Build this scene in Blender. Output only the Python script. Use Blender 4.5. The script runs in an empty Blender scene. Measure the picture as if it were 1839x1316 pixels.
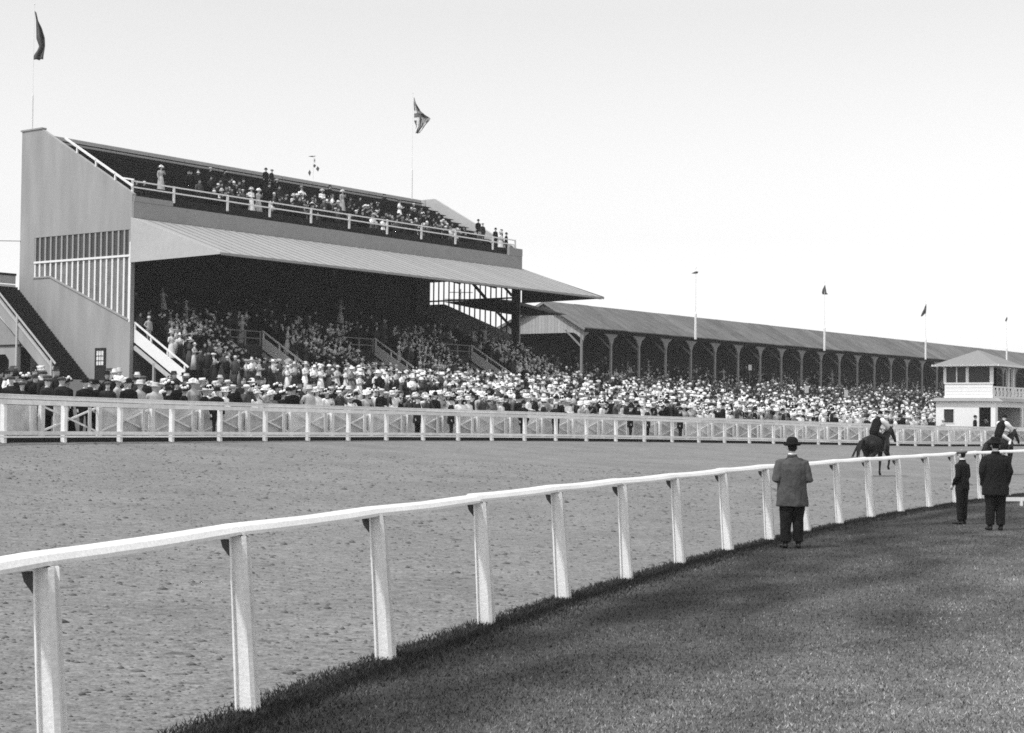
import bpy, bmesh, math, random
import numpy as np
from mathutils import Vector, Matrix, geometry
from mathutils.bvhtree import BVHTree

random.seed(11)
rng = np.random.default_rng(11)
SC = bpy.context.scene
COL = SC.collection
R = math.radians

# ------------------------------------------------------------------ camera
CAM_H = 1.98
p, r = math.atan(92 / 2950.0), R(0.6)
F = Vector((0, math.cos(p), math.sin(p)))
R0, U0 = Vector((1, 0, 0)), Vector((0, -math.sin(p), math.cos(p)))
RX = math.cos(r) * R0 + math.sin(r) * U0
UX = -math.sin(r) * R0 + math.cos(r) * U0
cd = bpy.data.cameras.new('camera')
cam = bpy.data.objects.new('camera', cd)
COL.objects.link(cam)
cam.matrix_world = Matrix(((RX.x, UX.x, -F.x, 0), (RX.y, UX.y, -F.y, 0), (RX.z, UX.z, -F.z, CAM_H), (0, 0, 0, 1)))
cd.sensor_width = 36
cd.lens = 36 * 2950 / 1839.0
cd.clip_start, cd.clip_end = 0.2, 9000
SC.camera = cam

# ------------------------------------------------------------------ sky, sun, exposure
SUN_DIR = Vector((-0.395, -0.33, 0.866)).normalized()        # towards the sun
w = bpy.data.worlds.new("World")
SC.world = w
w.use_nodes = True
nt = w.node_tree
sky = nt.nodes.new('ShaderNodeTexSky')
sky.sky_type = 'NISHITA'
sky.sun_disc = False
sky.sun_elevation = math.asin(SUN_DIR.z)
sky.sun_rotation = math.atan2(SUN_DIR.x, SUN_DIR.y)
sky.air_density, sky.dust_density, sky.ozone_density = 2.2, 1.0, 1.0
sep = nt.nodes.new('ShaderNodeSeparateColor')                 # an old plate: pale sky, no colour
sep.mode = 'HSV'
nt.links.new(sky.outputs[0], sep.inputs[0])
bgn = nt.nodes['Background']
nt.links.new(sep.outputs[2], bgn.inputs[0])
bgn.inputs[1].default_value = 0.15
sl = bpy.data.lights.new('sun', 'SUN')
sl.energy, sl.angle, sl.color = 2.5, R(3.0), (1, 1, 1)
sun = bpy.data.objects.new('sun', sl)
COL.objects.link(sun)
sun.rotation_euler = (-SUN_DIR).to_track_quat('-Z', 'Y').to_euler()
vs = SC.view_settings
vs.view_transform, vs.look, vs.gamma, vs.use_curve_mapping = 'Standard', 'None', 1.0, False
vs.exposure = 0.21
SC.render.engine = 'CYCLES'
SC.cycles.use_denoising = False
SC.cycles.filter_width = 1.7
SC.cycles.max_bounces = 5

# ------------------------------------------------------------------ materials
def mat(name, g, var=0.12, scale=6.0, rough=0.85, bump=0.0, bscale=None, stretch=(1, 1, 1), obj_var=0.0,
        blotch=0.0, blotch_scale=0.4, attr=None, detail=4, print_shade=None):
    m = bpy.data.materials.new(name)
    m.use_nodes = True
    t = m.node_tree
    N, L = t.nodes, t.links
    b = N['Principled BSDF']
    b.inputs['Roughness'].default_value = rough
    b.inputs['Specular IOR Level'].default_value = 0.25
    geo = N.new('ShaderNodeNewGeometry') if not obj_var else N.new('ShaderNodeTexCoord')
    src = geo.outputs['Position'] if not obj_var else geo.outputs['Object']
    mp = N.new('ShaderNodeMapping')
    mp.inputs['Scale'].default_value = stretch
    L.new(src, mp.inputs[0])
    n1 = N.new('ShaderNodeTexNoise')
    n1.inputs['Scale'].default_value = scale
    n1.inputs['Detail'].default_value = detail
    n1.inputs['Roughness'].default_value = 0.65
    L.new(mp.outputs[0], n1.inputs['Vector'])
    mr = N.new('ShaderNodeMapRange')
    mr.inputs['From Min'].default_value, mr.inputs['From Max'].default_value = 0.25, 0.75
    mr.inputs['To Min'].default_value, mr.inputs['To Max'].default_value = g * (1 - var), g * (1 + var)
    L.new(n1.outputs[0], mr.inputs[0])
    cur = mr.outputs[0]

    def mul(a, bsock, lo, hi, fmin=0.25, fmax=0.75):
        k = N.new('ShaderNodeMapRange')
        k.inputs['From Min'].default_value, k.inputs['From Max'].default_value = fmin, fmax
        k.inputs['To Min'].default_value, k.inputs['To Max'].default_value = lo, hi
        L.new(bsock, k.inputs[0])
        mm = N.new('ShaderNodeMath')
        mm.operation = 'MULTIPLY'
        L.new(a, mm.inputs[0])
        L.new(k.outputs[0], mm.inputs[1])
        return mm.outputs[0]
    if blotch:
        n2 = N.new('ShaderNodeTexNoise')
        n2.inputs['Scale'].default_value = blotch_scale
        n2.inputs['Detail'].default_value = 5
        L.new(mp.outputs[0], n2.inputs['Vector'])
        cur = mul(cur, n2.outputs[0], 1 - blotch, 1 + blotch)
    if print_shade:                                                 # shade of scattered hoofprints, put into the colour: scale, threshold, depth
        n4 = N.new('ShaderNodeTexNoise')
        n4.inputs['Scale'].default_value = print_shade[0]
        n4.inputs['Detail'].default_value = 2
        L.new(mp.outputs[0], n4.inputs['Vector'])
        cur = mul(cur, n4.outputs[0], 1.0, print_shade[2], print_shade[1], print_shade[1] + .08)
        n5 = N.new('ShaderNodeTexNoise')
        n5.inputs['Scale'].default_value = print_shade[0] * 2.6
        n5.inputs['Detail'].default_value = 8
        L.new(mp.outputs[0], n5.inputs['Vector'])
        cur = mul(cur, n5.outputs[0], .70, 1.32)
    if obj_var:
        oi = N.new('ShaderNodeObjectInfo')
        cur = mul(cur, oi.outputs['Random'], 1 - obj_var, 1 + obj_var, 0, 1)
    if attr:
        at = N.new('ShaderNodeAttribute')
        at.attribute_name = attr
        mt = N.new('ShaderNodeMath')
        mt.operation = 'MULTIPLY'
        L.new(cur, mt.inputs[0])
        L.new(at.outputs['Fac'], mt.inputs[1])
        cur = mt.outputs[0]
    L.new(cur, b.inputs['Base Color'])
    if bump:
        n3 = N.new('ShaderNodeTexNoise')
        n3.inputs['Scale'].default_value = bscale or scale * 3
        n3.inputs['Detail'].default_value = 5
        L.new(mp.outputs[0], n3.inputs['Vector'])
        bp = N.new('ShaderNodeBump')
        bp.inputs['Strength'].default_value = 1.0
        bp.inputs['Distance'].default_value = bump
        L.new(n3.outputs[0], bp.inputs['Height'])
        L.new(bp.outputs[0], b.inputs['Normal'])
    return m

M = {}
M['rail'] = mat('rail_whitewash', 0.76, 0.14, 38, 0.85, 0.003, 45, blotch=0.09, blotch_scale=1.5)
M['fence'] = mat('fence_whitewash', 0.90, 0.12, 5, 0.85, obj_var=0.10)
M['fence_old'] = mat('weathered_whitewash', 0.82, 0.16, 4, 0.9, obj_var=0.12)
M['panel'] = mat('fence_sheeting', 0.64, 0.22, 3, 0.9, obj_var=0.16, blotch=0.2, blotch_scale=1.2)
M['gap_shade'] = mat('fence_gap_shade', 0.02, 0.3, 5, 0.9)
M['wall'] = mat('painted_boarding', 0.335, 0.05, 1.5, 0.9, 0.004, 12, stretch=(1, 1, .2), blotch=0.15, blotch_scale=0.9)
M['fascia'] = mat('fascia_paint', 0.30, 0.07, 2, 0.9, blotch=0.06, blotch_scale=.5)
M['trim'] = mat('white_trim', 0.82, 0.06, 4, 0.7)
M['canopy'] = mat('canopy_sheet_metal', 0.30, 0.10, 3, 0.6, obj_var=0.07, stretch=(2, .4, 1))
M['pale'] = mat('pale_boarding', 0.46, 0.07, 3, 0.9, blotch=.06)
M['roof2'] = mat('weathered_shingles', 0.14, 0.34, 9, 0.95, obj_var=0.20, stretch=(1, .5, 1), blotch=.25, blotch_scale=1.1)
M['gable'] = mat('gable_boards', 0.48, 0.08, 3, 0.9, obj_var=0.10)
M['post2'] = mat('grey_post_paint', 0.28, 0.1, 4, 0.9)
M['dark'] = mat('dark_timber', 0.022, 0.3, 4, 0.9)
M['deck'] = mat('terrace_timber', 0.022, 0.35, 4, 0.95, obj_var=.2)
M['dim_timber'] = mat('shaded_interior_timber', 0.06, 0.3, 3, 0.95)  # shade of the interiors put into a dark base colour
M['glass2'] = mat('clear_glass', 0.16, 0.25, 2, 0.25, obj_var=0.25)
M['glass'] = mat('dull_glass', 0.05, 0.25, 2, 0.25, obj_var=0.18)
M['mull'] = mat('mullion_paint', 0.34, 0.08, 4, 0.8)
M['tower'] = mat('tower_white_paint', 0.82, 0.05, 4, 0.8, blotch=.04)
M['tower_roof'] = mat('tower_shingles', 0.24, 0.2, 9, 0.95)
M['pole'] = mat('pole_white', 0.8, 0.03, 4, 0.6)
M['cable'] = mat('grey_wire', 0.25, 0.03, 4, 0.6)
M['flag_dark'] = mat('flag_cloth_dark', 0.09, 0.2, 3, 0.95)
M['flag_mid'] = mat('flag_cloth_mid', 0.14, 0.2, 3, 0.95)
M['flag_white'] = mat('flag_cloth_white', 0.7, 0.08, 3, 0.95)
M['track'] = mat('track_dirt', 0.185, 0.62, 30.0, 0.97, 0.016, 24.0, blotch=0.17, blotch_scale=0.45, detail=7, print_shade=(3.1, .655, .60))
M['lawn'] = mat('lawn_turf', 0.09, 0.25, 3, 0.95)
M['turf'] = mat('infield_turf', 0.062, 0.6, 13.0, 0.97, 0.03, 22, blotch=0.35, blotch_scale=0.9, detail=9, attr='tone')
M['blade'] = mat('grass_blades', 0.106, 0.62, 11, 0.8, blotch=0.35, blotch_scale=0.9, attr='tone')
M['tuft'] = mat('rank_grass', 0.042, 0.3, 6, 0.85, attr='tone')
M['clod'] = mat('dirt_clod', 0.13, 0.3, 20, 0.95)
M['ground'] = mat('bare_ground', 0.12, 0.2, .5, 0.95)
M['skin'] = mat('skin', 0.50, 0.06, 20, 0.6)
for nm, g in (('black', .008), ('char', .022), ('grey', .075), ('mid', .16), ('light', .45), ('white', .80), ('straw', .58)):
    M[nm] = mat('cloth_' + nm, g, 0.12, 14, 0.95, obj_var=.12)
M['coat'] = mat('grey_tweed', 0.080, 0.22, 40, 0.95, 0.003, 60, blotch=.15, blotch_scale=5)
M['serge'] = mat('dark_serge', 0.011, 0.25, 40, 0.95, 0.003, 60, blotch=.2, blotch_scale=6)
M['horse'] = mat('horse_coat', 0.014, 0.3, 12, 0.6)
M['hair'] = mat('dark_hair', 0.012, 0.3, 30, 0.8)
M['leather'] = mat('boot_leather', 0.012, 0.2, 20, 0.5)

# ------------------------------------------------------------------ mesh helpers
class MB:
    def __init__(self):
        self.v, self.f, self.m = [], [], []

    def add(self, vs, fs, mi=0):
        o = len(self.v)
        self.v += [tuple(x) for x in vs]
        self.f += [tuple(i + o for i in q) for q in fs]
        self.m += [mi] * len(fs)
        return self

    def box(self, x0, x1, y0, y1, z0, z1, mi=0):
        vs = [(x0, y0, z0), (x1, y0, z0), (x1, y1, z0), (x0, y1, z0), (x0, y0, z1), (x1, y0, z1), (x1, y1, z1), (x0, y1, z1)]
        return self.add(vs, [(0, 3, 2, 1), (4, 5, 6, 7), (0, 1, 5, 4), (1, 2, 6, 5), (2, 3, 7, 6), (3, 0, 4, 7)], mi)

    def beam(self, a, b, wd, ht, up=(0, 0, 1), mi=0):
        a, b, up = Vector(a), Vector(b), Vector(up)
        d = (b - a).normalized()
        s = d.cross(up)
        s = s.normalized() if s.length > 1e-4 else Vector((1, 0, 0))
        u = s.cross(d).normalized()
        s, u = s * wd / 2, u * ht / 2
        vs = [a - s - u, a + s - u, a + s + u, a - s + u, b - s - u, b + s - u, b + s + u, b - s + u]
        return self.add(vs, [(3, 2, 1, 0), (4, 5, 6, 7), (0, 1, 5, 4), (1, 2, 6, 5), (2, 3, 7, 6), (3, 0, 4, 7)], mi)

    def prism(self, loops, ext, mi=0):
        """planar polygon (first loop) with holes (others), pushed along ext"""
        ext = Vector(ext)
        loops = [[Vector(q) for q in lp] for lp in loops]
        flat = [q for lp in loops for q in lp]
        tris = geometry.tessellate_polygon(loops)
        n = len(flat)
        fs = [tuple(t) for t in tris] + [tuple(i + n for i in reversed(t)) for t in tris]
        o = 0
        for lp in loops:
            k = len(lp)
            fs += [(o + i, o + (i + 1) % k, o + (i + 1) % k + n, o + i + n) for i in range(k)]
            o += k
        return self.add(flat + [q + ext for q in flat], fs, mi)

    def tube(self, pts, rad, n=8, mi=0, cap=True, squash=None):
        """tapered tube through pts; squash=(axis, factor) flattens the section along axis"""
        pts = [Vector(q) for q in pts]
        rings = []
        P, Q = list(pts), list(rad)
        if cap:                                              # rounded ends
            d0, d1 = (pts[0] - pts[1]).normalized(), (pts[-1] - pts[-2]).normalized()
            P = [pts[0] + d0 * rad[0] * .85, pts[0] + d0 * rad[0] * .5] + P + [pts[-1] + d1 * rad[-1] * .5, pts[-1] + d1 * rad[-1] * .85]
            Q = [rad[0] * .45, rad[0] * .85] + Q + [rad[-1] * .85, rad[-1] * .45]
        vs, fs = [], []
        ref = None
        for i, c in enumerate(P):
            d = (P[min(i + 1, len(P) - 1)] - P[max(i - 1, 0)]).normalized()
            if ref is None:
                ref = Vector((1, 0, 0)) if abs(d.x) < .8 else Vector((0, 1, 0))
            a = (ref - d * ref.dot(d)).normalized()
            ref = a
            b = d.cross(a)
            for k in range(n):
                t = 2 * math.pi * k / n
                o = (a * math.cos(t) + b * math.sin(t)) * Q[i]
                if squash:
                    ax = Vector(squash[0])
                    o -= ax * o.dot(ax) * (1 - squash[1])
                vs.append(c + o)
        m = len(P)
        for i in range(m - 1):
            for k in range(n):
                fs.append((i * n + k, i * n + (k + 1) % n, (i + 1) * n + (k + 1) % n, (i + 1) * n + k))
        fs.append(tuple(range(n - 1, -1, -1)))
        fs.append(tuple((m - 1) * n + k for k in range(n)))
        return self.add(vs, fs, mi)

    def loft(self, rings, n=14, mi=0):
        """rings (cx, cy, z, rx, ry)"""
        vs, fs = [], []
        for cx, cy, z, rx, ry in rings:
            for k in range(n):
                t = 2 * math.pi * k / n
                vs.append((cx + rx * math.cos(t), cy + ry * math.sin(t), z))
        m = len(rings)
        for i in range(m - 1):
            for k in range(n):
                fs.append((i * n + k, i * n + (k + 1) % n, (i + 1) * n + (k + 1) % n, (i + 1) * n + k))
        fs.append(tuple(range(n - 1, -1, -1)))
        fs.append(tuple((m - 1) * n + k for k in range(n)))
        return self.add(vs, fs, mi)

    def ball(self, c, rx, ry, rz, n=10, mi=0):
        k = 7
        return self.loft([(c[0], c[1], c[2] - rz * math.cos(math.pi * i / k), rx * max(.08, math.sin(math.pi * i / k)),
                           ry * max(.08, math.sin(math.pi * i / k))) for i in range(k + 1)], n, mi)

    def mesh(self, name, mats, smooth=False):
        me = bpy.data.meshes.new(name)
        me.from_pydata(self.v, [], self.f)
        for q in (mats if isinstance(mats, (list, tuple)) else [mats]):
            me.materials.append(q)
        if any(self.m):
            me.polygons.foreach_set('material_index', self.m)
        bm = bmesh.new()
        bm.from_mesh(me)
        bmesh.ops.recalc_face_normals(bm, faces=bm.faces)
        bm.to_mesh(me)
        bm.free()
        if smooth:
            me.polygons.foreach_set('use_smooth', [True] * len(me.polygons))
        me.update()
        return me

    def build(self, name, mats, parent=None, smooth=False):
        return link(name, self.mesh(name, mats, smooth), parent)

def link(name, me, parent=None, loc=(0, 0, 0), rz=0.0):
    o = bpy.data.objects.new(name, me)
    COL.objects.link(o)
    o.parent = parent
    o.location = loc
    if rz:
        o.rotation_euler = (0, 0, rz)
    return o

def tag(o, label=None, cat=None, group=None, kind=None):
    for k, v in (('label', label), ('category', cat), ('group', group), ('kind', kind)):
        if v:
            o[k] = v
    return o

def thing(name, label, cat, loc=(0, 0, 0), rz=0.0, group=None):
    o = bpy.data.objects.new(name, None)
    o.empty_display_size = .2
    COL.objects.link(o)
    o.location, o.rotation_euler = loc, (0, 0, rz)
    return tag(o, label, cat, group)

def copy_tree(root):
    c = root.copy()
    COL.objects.link(c)
    for ch in root.children:
        d = ch.copy()
        COL.objects.link(d)
        d.parent = c
        for g in ch.children:
            e = g.copy()
            COL.objects.link(e)
            e.parent = d
    return c

def remesh(mb, voxel, smooth=3, ratio=1.0):
    """one continuous skin over overlapping volumes"""
    me = mb.mesh('tmp', [])
    o = bpy.data.objects.new('tmp', me)
    COL.objects.link(o)
    a = o.modifiers.new('r', 'REMESH')
    a.mode, a.voxel_size = 'VOXEL', voxel
    if smooth:
        s = o.modifiers.new('s', 'SMOOTH')
        s.factor, s.iterations = .5, smooth
    if ratio < 1:
        d = o.modifiers.new('d', 'DECIMATE')
        d.ratio = ratio
    dg = bpy.context.evaluated_depsgraph_get()
    out = bpy.data.meshes.new_from_object(o.evaluated_get(dg))
    bpy.data.objects.remove(o)
    bpy.data.meshes.remove(me)
    out.polygons.foreach_set('use_smooth', [True] * len(out.polygons))
    return out

def paint(me, mats, fn):
    """material slot per face from its centre"""
    me.materials.clear()
    for q in mats:
        me.materials.append(q)
    n = len(me.polygons)
    c = np.zeros(n * 3)
    me.polygons.foreach_get('center', c)
    c = c.reshape(n, 3)
    me.polygons.foreach_set('material_index', fn(c).astype(np.int32))
    me.update()
    return me

# ------------------------------------------------------------------ layout: rail, fence, stand axes
D1 = Vector((0.59775855, 0.80167619, 0))
NN = Vector((D1.y, -D1.x, 0))                                  # out of the stand's front
CST = Vector((-25.132, 107.844, 0))                            # near front corner of the big stand
STROT = math.atan2(D1.y, D1.x)
def L(s, t, z=0.0):
    return CST + D1 * s - NN * t + Vector((0, 0, z))

RAIL = [(-3.87, 1.4), (-3.42, 3.85), (-2.93, 6.26), (-2.37, 8.66), (-1.74, 11.05), (-1.0, 13.43), (-0.22, 15.76), (0.59, 18.02), (1.44, 20.26),
        (2.33, 22.55), (3.29, 24.85), (4.28, 27.15), (5.29, 29.36), (6.32, 31.56), (7.41, 33.78), (8.53, 35.92),
        (9.68, 37.98), (10.86, 40.10), (12.10, 42.30), (13.42, 44.42), (14.80, 46.50), (16.24, 48.52), (17.74, 50.48),
        (19.30, 52.40), (20.9, 54.3), (22.5, 56.2)]
RAIL = [Vector((a, b, 0)) for a, b in RAIL]
FEN = [(-13.16, 42.6, 1.19), (-12.37, 45.44, 1.17), (-11.48, 48.2, 1.15), (-10.51, 50.87, 1.13), (-9.48, 53.46, 1.12),
       (-8.38, 55.97, 1.1), (-7.23, 58.41, 1.09), (-6.03, 60.78, 1.07), (-4.79, 63.09, 1.06), (-3.5, 65.33, 1.04),
       (-2.18, 67.51, 1.02), (-0.82, 69.63, 1.0), (0.58, 71.69, .98), (2.0, 73.71, .96), (3.46, 75.68, .93), (4.94, 77.6, .91),
       (6.44, 79.48, .88), (7.96, 81.33, .85), (9.49, 83.14, .82), (11.02, 84.91, .79), (12.56, 86.66, .76), (14.1, 88.38, .73),
       (15.63, 90.09, .69), (17.15, 91.77, .66), (18.67, 93.44, .63), (20.17, 95.09, .60), (21.66, 96.73, .57), (23.13, 98.37, .54),
       (24.6, 100.01, .51), (26.07, 101.65, .49), (27.55, 103.29, .47), (29.04, 104.93, .46)]
for k in range(7):
    FEN.append((FEN[-1][0] + 1.47, FEN[-1][1] + 1.64, FEN[-1][2] - .01))
FEN = [(-14.55, 37.0, 1.23), (-13.88, 39.78, 1.21)] + FEN
FEN = [Vector(q) for q in FEN]                                 # index k+2 of the post counted from the left edge
NF = len(FEN)

# ------------------------------------------------------------------ ground, track, lawn, infield
def poly_at(pl, u):
    """point at fraction u of a polyline"""
    n = len(pl) - 1
    x = u * n
    i = min(int(x), n - 1)
    return pl[i].lerp(pl[i + 1], x - i)

MB().add([(-1500, -1500, -.6), (1500, -1500, -.6), (1500, 1500, -.6), (-1500, 1500, -.6)], [(0, 1, 2, 3)]).build('ground', M['ground'])['kind'] = 'structure'

railx = [RAIL[0] + (RAIL[0] - RAIL[1]) * 8] + RAIL + [RAIL[-1] + (RAIL[-1] - RAIL[-2]) * 12]
fenx = [FEN[0] + (FEN[0] - FEN[1]) * 12] + FEN + [FEN[-1] + Vector((1.47, 1.64, 0)) * 40]
def terrain_strip(A, B, nu, vs, zfun, name, m):
    mb = MB()
    V = []
    for i in range(nu + 1):
        a, b = poly_at(A, i / nu), poly_at(B, i / nu)
        for v in vs:
            q = a.lerp(b, v)
            V.append((q.x, q.y, zfun(a.z, b.z, v)))
    n = len(vs)
    fs = [(i * n + j, (i + 1) * n + j, (i + 1) * n + j + 1, i * n + j + 1) for i in range(nu) for j in range(n - 1)]
    o = mb.add(V, fs).build(name, m, smooth=True)
    o['kind'] = 'structure'
    return o
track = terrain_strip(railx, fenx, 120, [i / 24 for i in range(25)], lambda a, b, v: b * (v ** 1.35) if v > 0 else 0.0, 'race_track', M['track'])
SF = [L(s, -4.6, 4.0) for s in np.linspace(-130, 200, 41)]
def lawn_z(a, b, v):
    k = min(1, max(0, (v - .022) / .03))
    return a + (b - a) * (max(0, v - .05) / .95) ** 1.25 + .28 * k * k * (3 - 2 * k) * (1 - v)
fen_lawn = [q + Vector((0, 0, .01)) for q in fenx]
lawn = terrain_strip(fen_lawn, SF, 90, [0, .012, .022, .03, .038, .046, .055, .07] + [i / 22 for i in range(2, 23)], lawn_z, 'lawn_slope', M['lawn'])
mb = MB()
q0, q1, q2, q3 = L(-130, -4.6, 4.0), L(200, -4.6, 4.0), L(200, 200, 4.0), L(-130, 200, 4.0)
mb.add([q0, q1, q2, q3], [(0, 1, 2, 3)])
mb.build('stand_ground', M['lawn'])['kind'] = 'structure'
# infield turf right of the rail; tone = how worn and bleached the sward is
from mathutils import noise as mnoise
def sstep(a, b, x):
    k = np.clip((x - a) / (b - a), 0, 1)
    return k * k * (3 - 2 * k)
ys = np.array([q.y for q in railx])
xs = np.array([q.x for q in railx])
def turf_tone(x, y):
    x, y = np.asarray(x, float), np.asarray(y, float)
    d = (x - np.interp(y, ys, xs)) * .93
    st = np.array([mnoise.noise(Vector((b * .30 + a * .05, c * 1.5, 0))) + .6 * mnoise.noise(Vector((b * .8, c * 3.1, 7))) for a, b, c in zip(x, y, d)])
    w_ = .62 * sstep(.5, 6.0, d) + .55 * sstep(17, 9.5, y) * sstep(1.0, 3.2, d) + .44 * st
    return .56 + 1.95 * np.clip(w_, -.18, 1.3)
mb = MB()
V, fs = [], []
off = [0, .1, .25, .45, .7, 1, 1.4, 1.8, 2.2, 2.7, 3.2, 3.8, 4.5, 5.3, 6.2, 7.2, 8.4, 10, 13, 18, 26, 45, 90, 180]
pts_ = []
for i in range(len(railx) - 1):
    m_ = 6 if 1 <= i < 20 else 1
    pts_ += [railx[i].lerp(railx[i + 1], j / m_) for j in range(m_)]
pts_.append(railx[-1])
for q in pts_:
    for w_ in off:
        V.append((q.x + w_ - .10, q.y - .2 * w_, .004 if w_ else .0035))
n = len(off)
fs = [(i * n + j, i * n + j + 1, (i + 1) * n + j + 1, (i + 1) * n + j) for i in range(len(pts_) - 1) for j in range(n - 1)]
turf = mb.add(V, fs).build('infield_turf', M['turf'])
turf['kind'] = 'structure'
va = np.array(V)
turf.data.attributes.new('tone', 'FLOAT', 'POINT').data.foreach_set('value', turf_tone(va[:, 0], va[:, 1]).astype(np.float32))

def bvh(o):
    me = o.data
    return BVHTree.FromPolygons([v.co for v in me.vertices], [list(q.vertices) for q in me.polygons])
B_TRACK, B_LAWN = bvh(track), bvh(lawn)
def zat(bv, x, y, default=0.0):
    h = bv.ray_cast(Vector((x, y, 60)), Vector((0, 0, -1)))
    return h[0].z if h[0] is not None else default
def rail_x(y):
    for a, b in zip(railx, railx[1:]):
        if a.y <= y <= b.y:
            return a.x + (b.x - a.x) * (y - a.y) / (b.y - a.y)
    return 0.0

# ------------------------------------------------------------------ grandstand
G = thing('grandstand', 'large two-storey timber grandstand with roof terrace and wide sheet-metal canopy', 'grandstand', CST, STROT)
LEN = 43.2
PROF = [(0.0, 16.5), (9.6, 21.68), (11.8, 21.68)]
def end_wall(s, thick, lo, name, m, hole_z):
    """end wall in the plane s with its glazed opening, lo = floor height"""
    outer = [(s, 0, lo), (s, 0, 16.5), (s, 9.6, 21.68), (s, 11.8, 21.68), (s, 11.8, lo)]
    hole = [(s, .16, hole_z[0]), (s, .16, 14.13), (s, 10.2, 14.13), (s, 10.2, hole_z[1]), (s, 8.4, hole_z[1])]
    mb = MB()
    mb.prism([outer, hole], (thick, 0, 0))
    return mb.build(name, m, G)
lw = end_wall(0, .3, 3.6, 'end_wall', M['wall'], (8.2, 11.4))
rw = end_wall(LEN - .3, .3, 3.6, 'end_wall', M['pale'], (8.95, 12.1))
MB().prism([[(-.06, 9.55, 21.69), (-.06, 9.55, 21.80), (-.06, 11.9, 21.80), (-.06, 11.9, 21.69)]], (.42, 0, 0)).build('wall_coping', M['fascia'], lw)
# glazing of the two ends
def sill_z(t, hz):
    return hz[0] + (hz[1] - hz[0]) * min(1, max(0, (t - .16) / 8.24))
for s, wallo, hz, glazed in ((0, lw, (8.2, 11.4), True), (LEN - .3, rw, (8.95, 12.1), False)):
    nm = 17
    ts = [.16 + (10.2 - .16) * i / nm for i in range(nm + 1)]
    mm = M['mull'] if glazed else M['dark']
    wd = .15 if glazed else .05
    for i, t in enumerate(ts):
        tt = min(max(t, .16 + wd / 2), 10.2 - wd / 2)
        MB().box(s + .02, s + .16, tt - wd / 2, tt + wd / 2, 12.4, 14.13).build('mullion', mm, wallo)
        MB().box(s + .02, s + .16, tt - wd / 2, tt + wd / 2, sill_z(tt, hz) - .02, 12.399).build('mullion', M['trim'] if glazed else mm, wallo)
    MB().box(s - .03, s + .018, .16, 10.2, 12.33, 12.47).build('transom', M['trim'] if glazed else M['dark'], wallo)
    if glazed:
        MB().box(s - .03, s + .018, .02, .16, 8.0, 13.3).build('corner_trim', M['trim'], wallo)
        MB().beam((s - .03, .16, 8.16), (s - .03, 8.4, 11.36), .06, .12).build('window_sill', M['mull'], wallo)
        MB().box(s - .06, s, 8.4, 10.25, 11.3, 11.4).build('window_sill', M['mull'], wallo)
        for a, b in zip(ts, ts[1:]):
            MB().box(s + .09, s + .11, a + wd / 2, b - wd / 2, 12.48, 14.12).build('window_pane', M['glass'], wallo)
            za, zb = sill_z(a, hz), sill_z(b, hz)
            MB().prism([[(s + .09, a + wd / 2, za), (s + .09, b - wd / 2, zb), (s + .09, b - wd / 2, 12.32), (s + .09, a + wd / 2, 12.32)]], (.02, 0, 0)).build('window_pane', M['glass2'], wallo)
# door in the near end wall
door = MB().box(-.05, 0, 2.35, 3.45, 4.05, 6.35).build('door', M['dark'], G)
MB().box(-.075, -.052, 2.55, 3.25, 5.2, 6.15).build('door_pane', M['panel'], door)
for t_ in (2.78, 3.02):
    MB().box(-.085, -.077, t_ - .02, t_ + .02, 5.2, 6.15).build('glazing_bar', M['dark'], door)
for z_ in (5.5, 5.82):
    MB().box(-.096, -.087, 2.55, 3.25, z_ - .02, z_ + .02).build('glazing_bar', M['dark'], door)
MB().beam((-.06, 2.3, 4.95), (-.06, 1.6, 4.95), .04, .06).build('door_handle', M['dark'], door)
# back wall, ceilings, interior rake
MB().box(.3, LEN - .3, 11.5, 11.8, 3.6, 21.0).build('back_wall', M['dim_timber'], G)
MB().box(.3, LEN - .3, .2, 11.5, 14.3, 14.5).build('ceiling', M['dim_timber'], G)
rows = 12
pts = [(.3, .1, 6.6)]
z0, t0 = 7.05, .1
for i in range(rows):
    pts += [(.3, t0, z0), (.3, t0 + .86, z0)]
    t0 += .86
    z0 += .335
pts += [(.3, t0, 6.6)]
MB().prism([pts], (LEN - .6, 0, 0)).build('seating_rake', M['dim_timber'], G)
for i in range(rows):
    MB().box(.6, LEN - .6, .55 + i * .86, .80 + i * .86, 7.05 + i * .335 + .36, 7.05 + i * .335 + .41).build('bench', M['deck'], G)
MB().box(.3, LEN - .3, .1, .3, 3.6, 6.6).build('front_wall', M['dim_timber'], G)
for s in np.arange(3.0, 42, 4.3):                             # roof trusses seen from below
    MB().beam((s, 0.2, 14.15), (s, -8.2, 12.02), .12, .25).build('canopy_rafter', M['dark'], G)
MB().box(LEN - .72, LEN - .32, -.12, .3, 3.6, 14.2).build('corner_post', M['dark'], G)
MB().beam((LEN - .5, 5.2, 14.1), (LEN - .5, 3.2, 12.2), .12, .24).build('truss_brace', M['dark'], G)
MB().beam((LEN - .5, 2.2, 14.1), (LEN - .5, .6, 12.6), .12, .2).build('truss_brace', M['dark'], G)
MB().beam((LEN - .5, 2.4, 11.4), (LEN - .5, .3, 9.6), .12, .2).build('truss_brace', M['dark'], G)
MB().prism([[(LEN + .02, -3.1, 11.0), (LEN + .02, 2.5, 12.4), (LEN + .02, 8.6, 12.32), (LEN + .02, 5.2, 11.65), (LEN + .02, 1.2, 11.0)]], (2.6, 0, 0)).build('side_awning', M['dark'], G)
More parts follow.
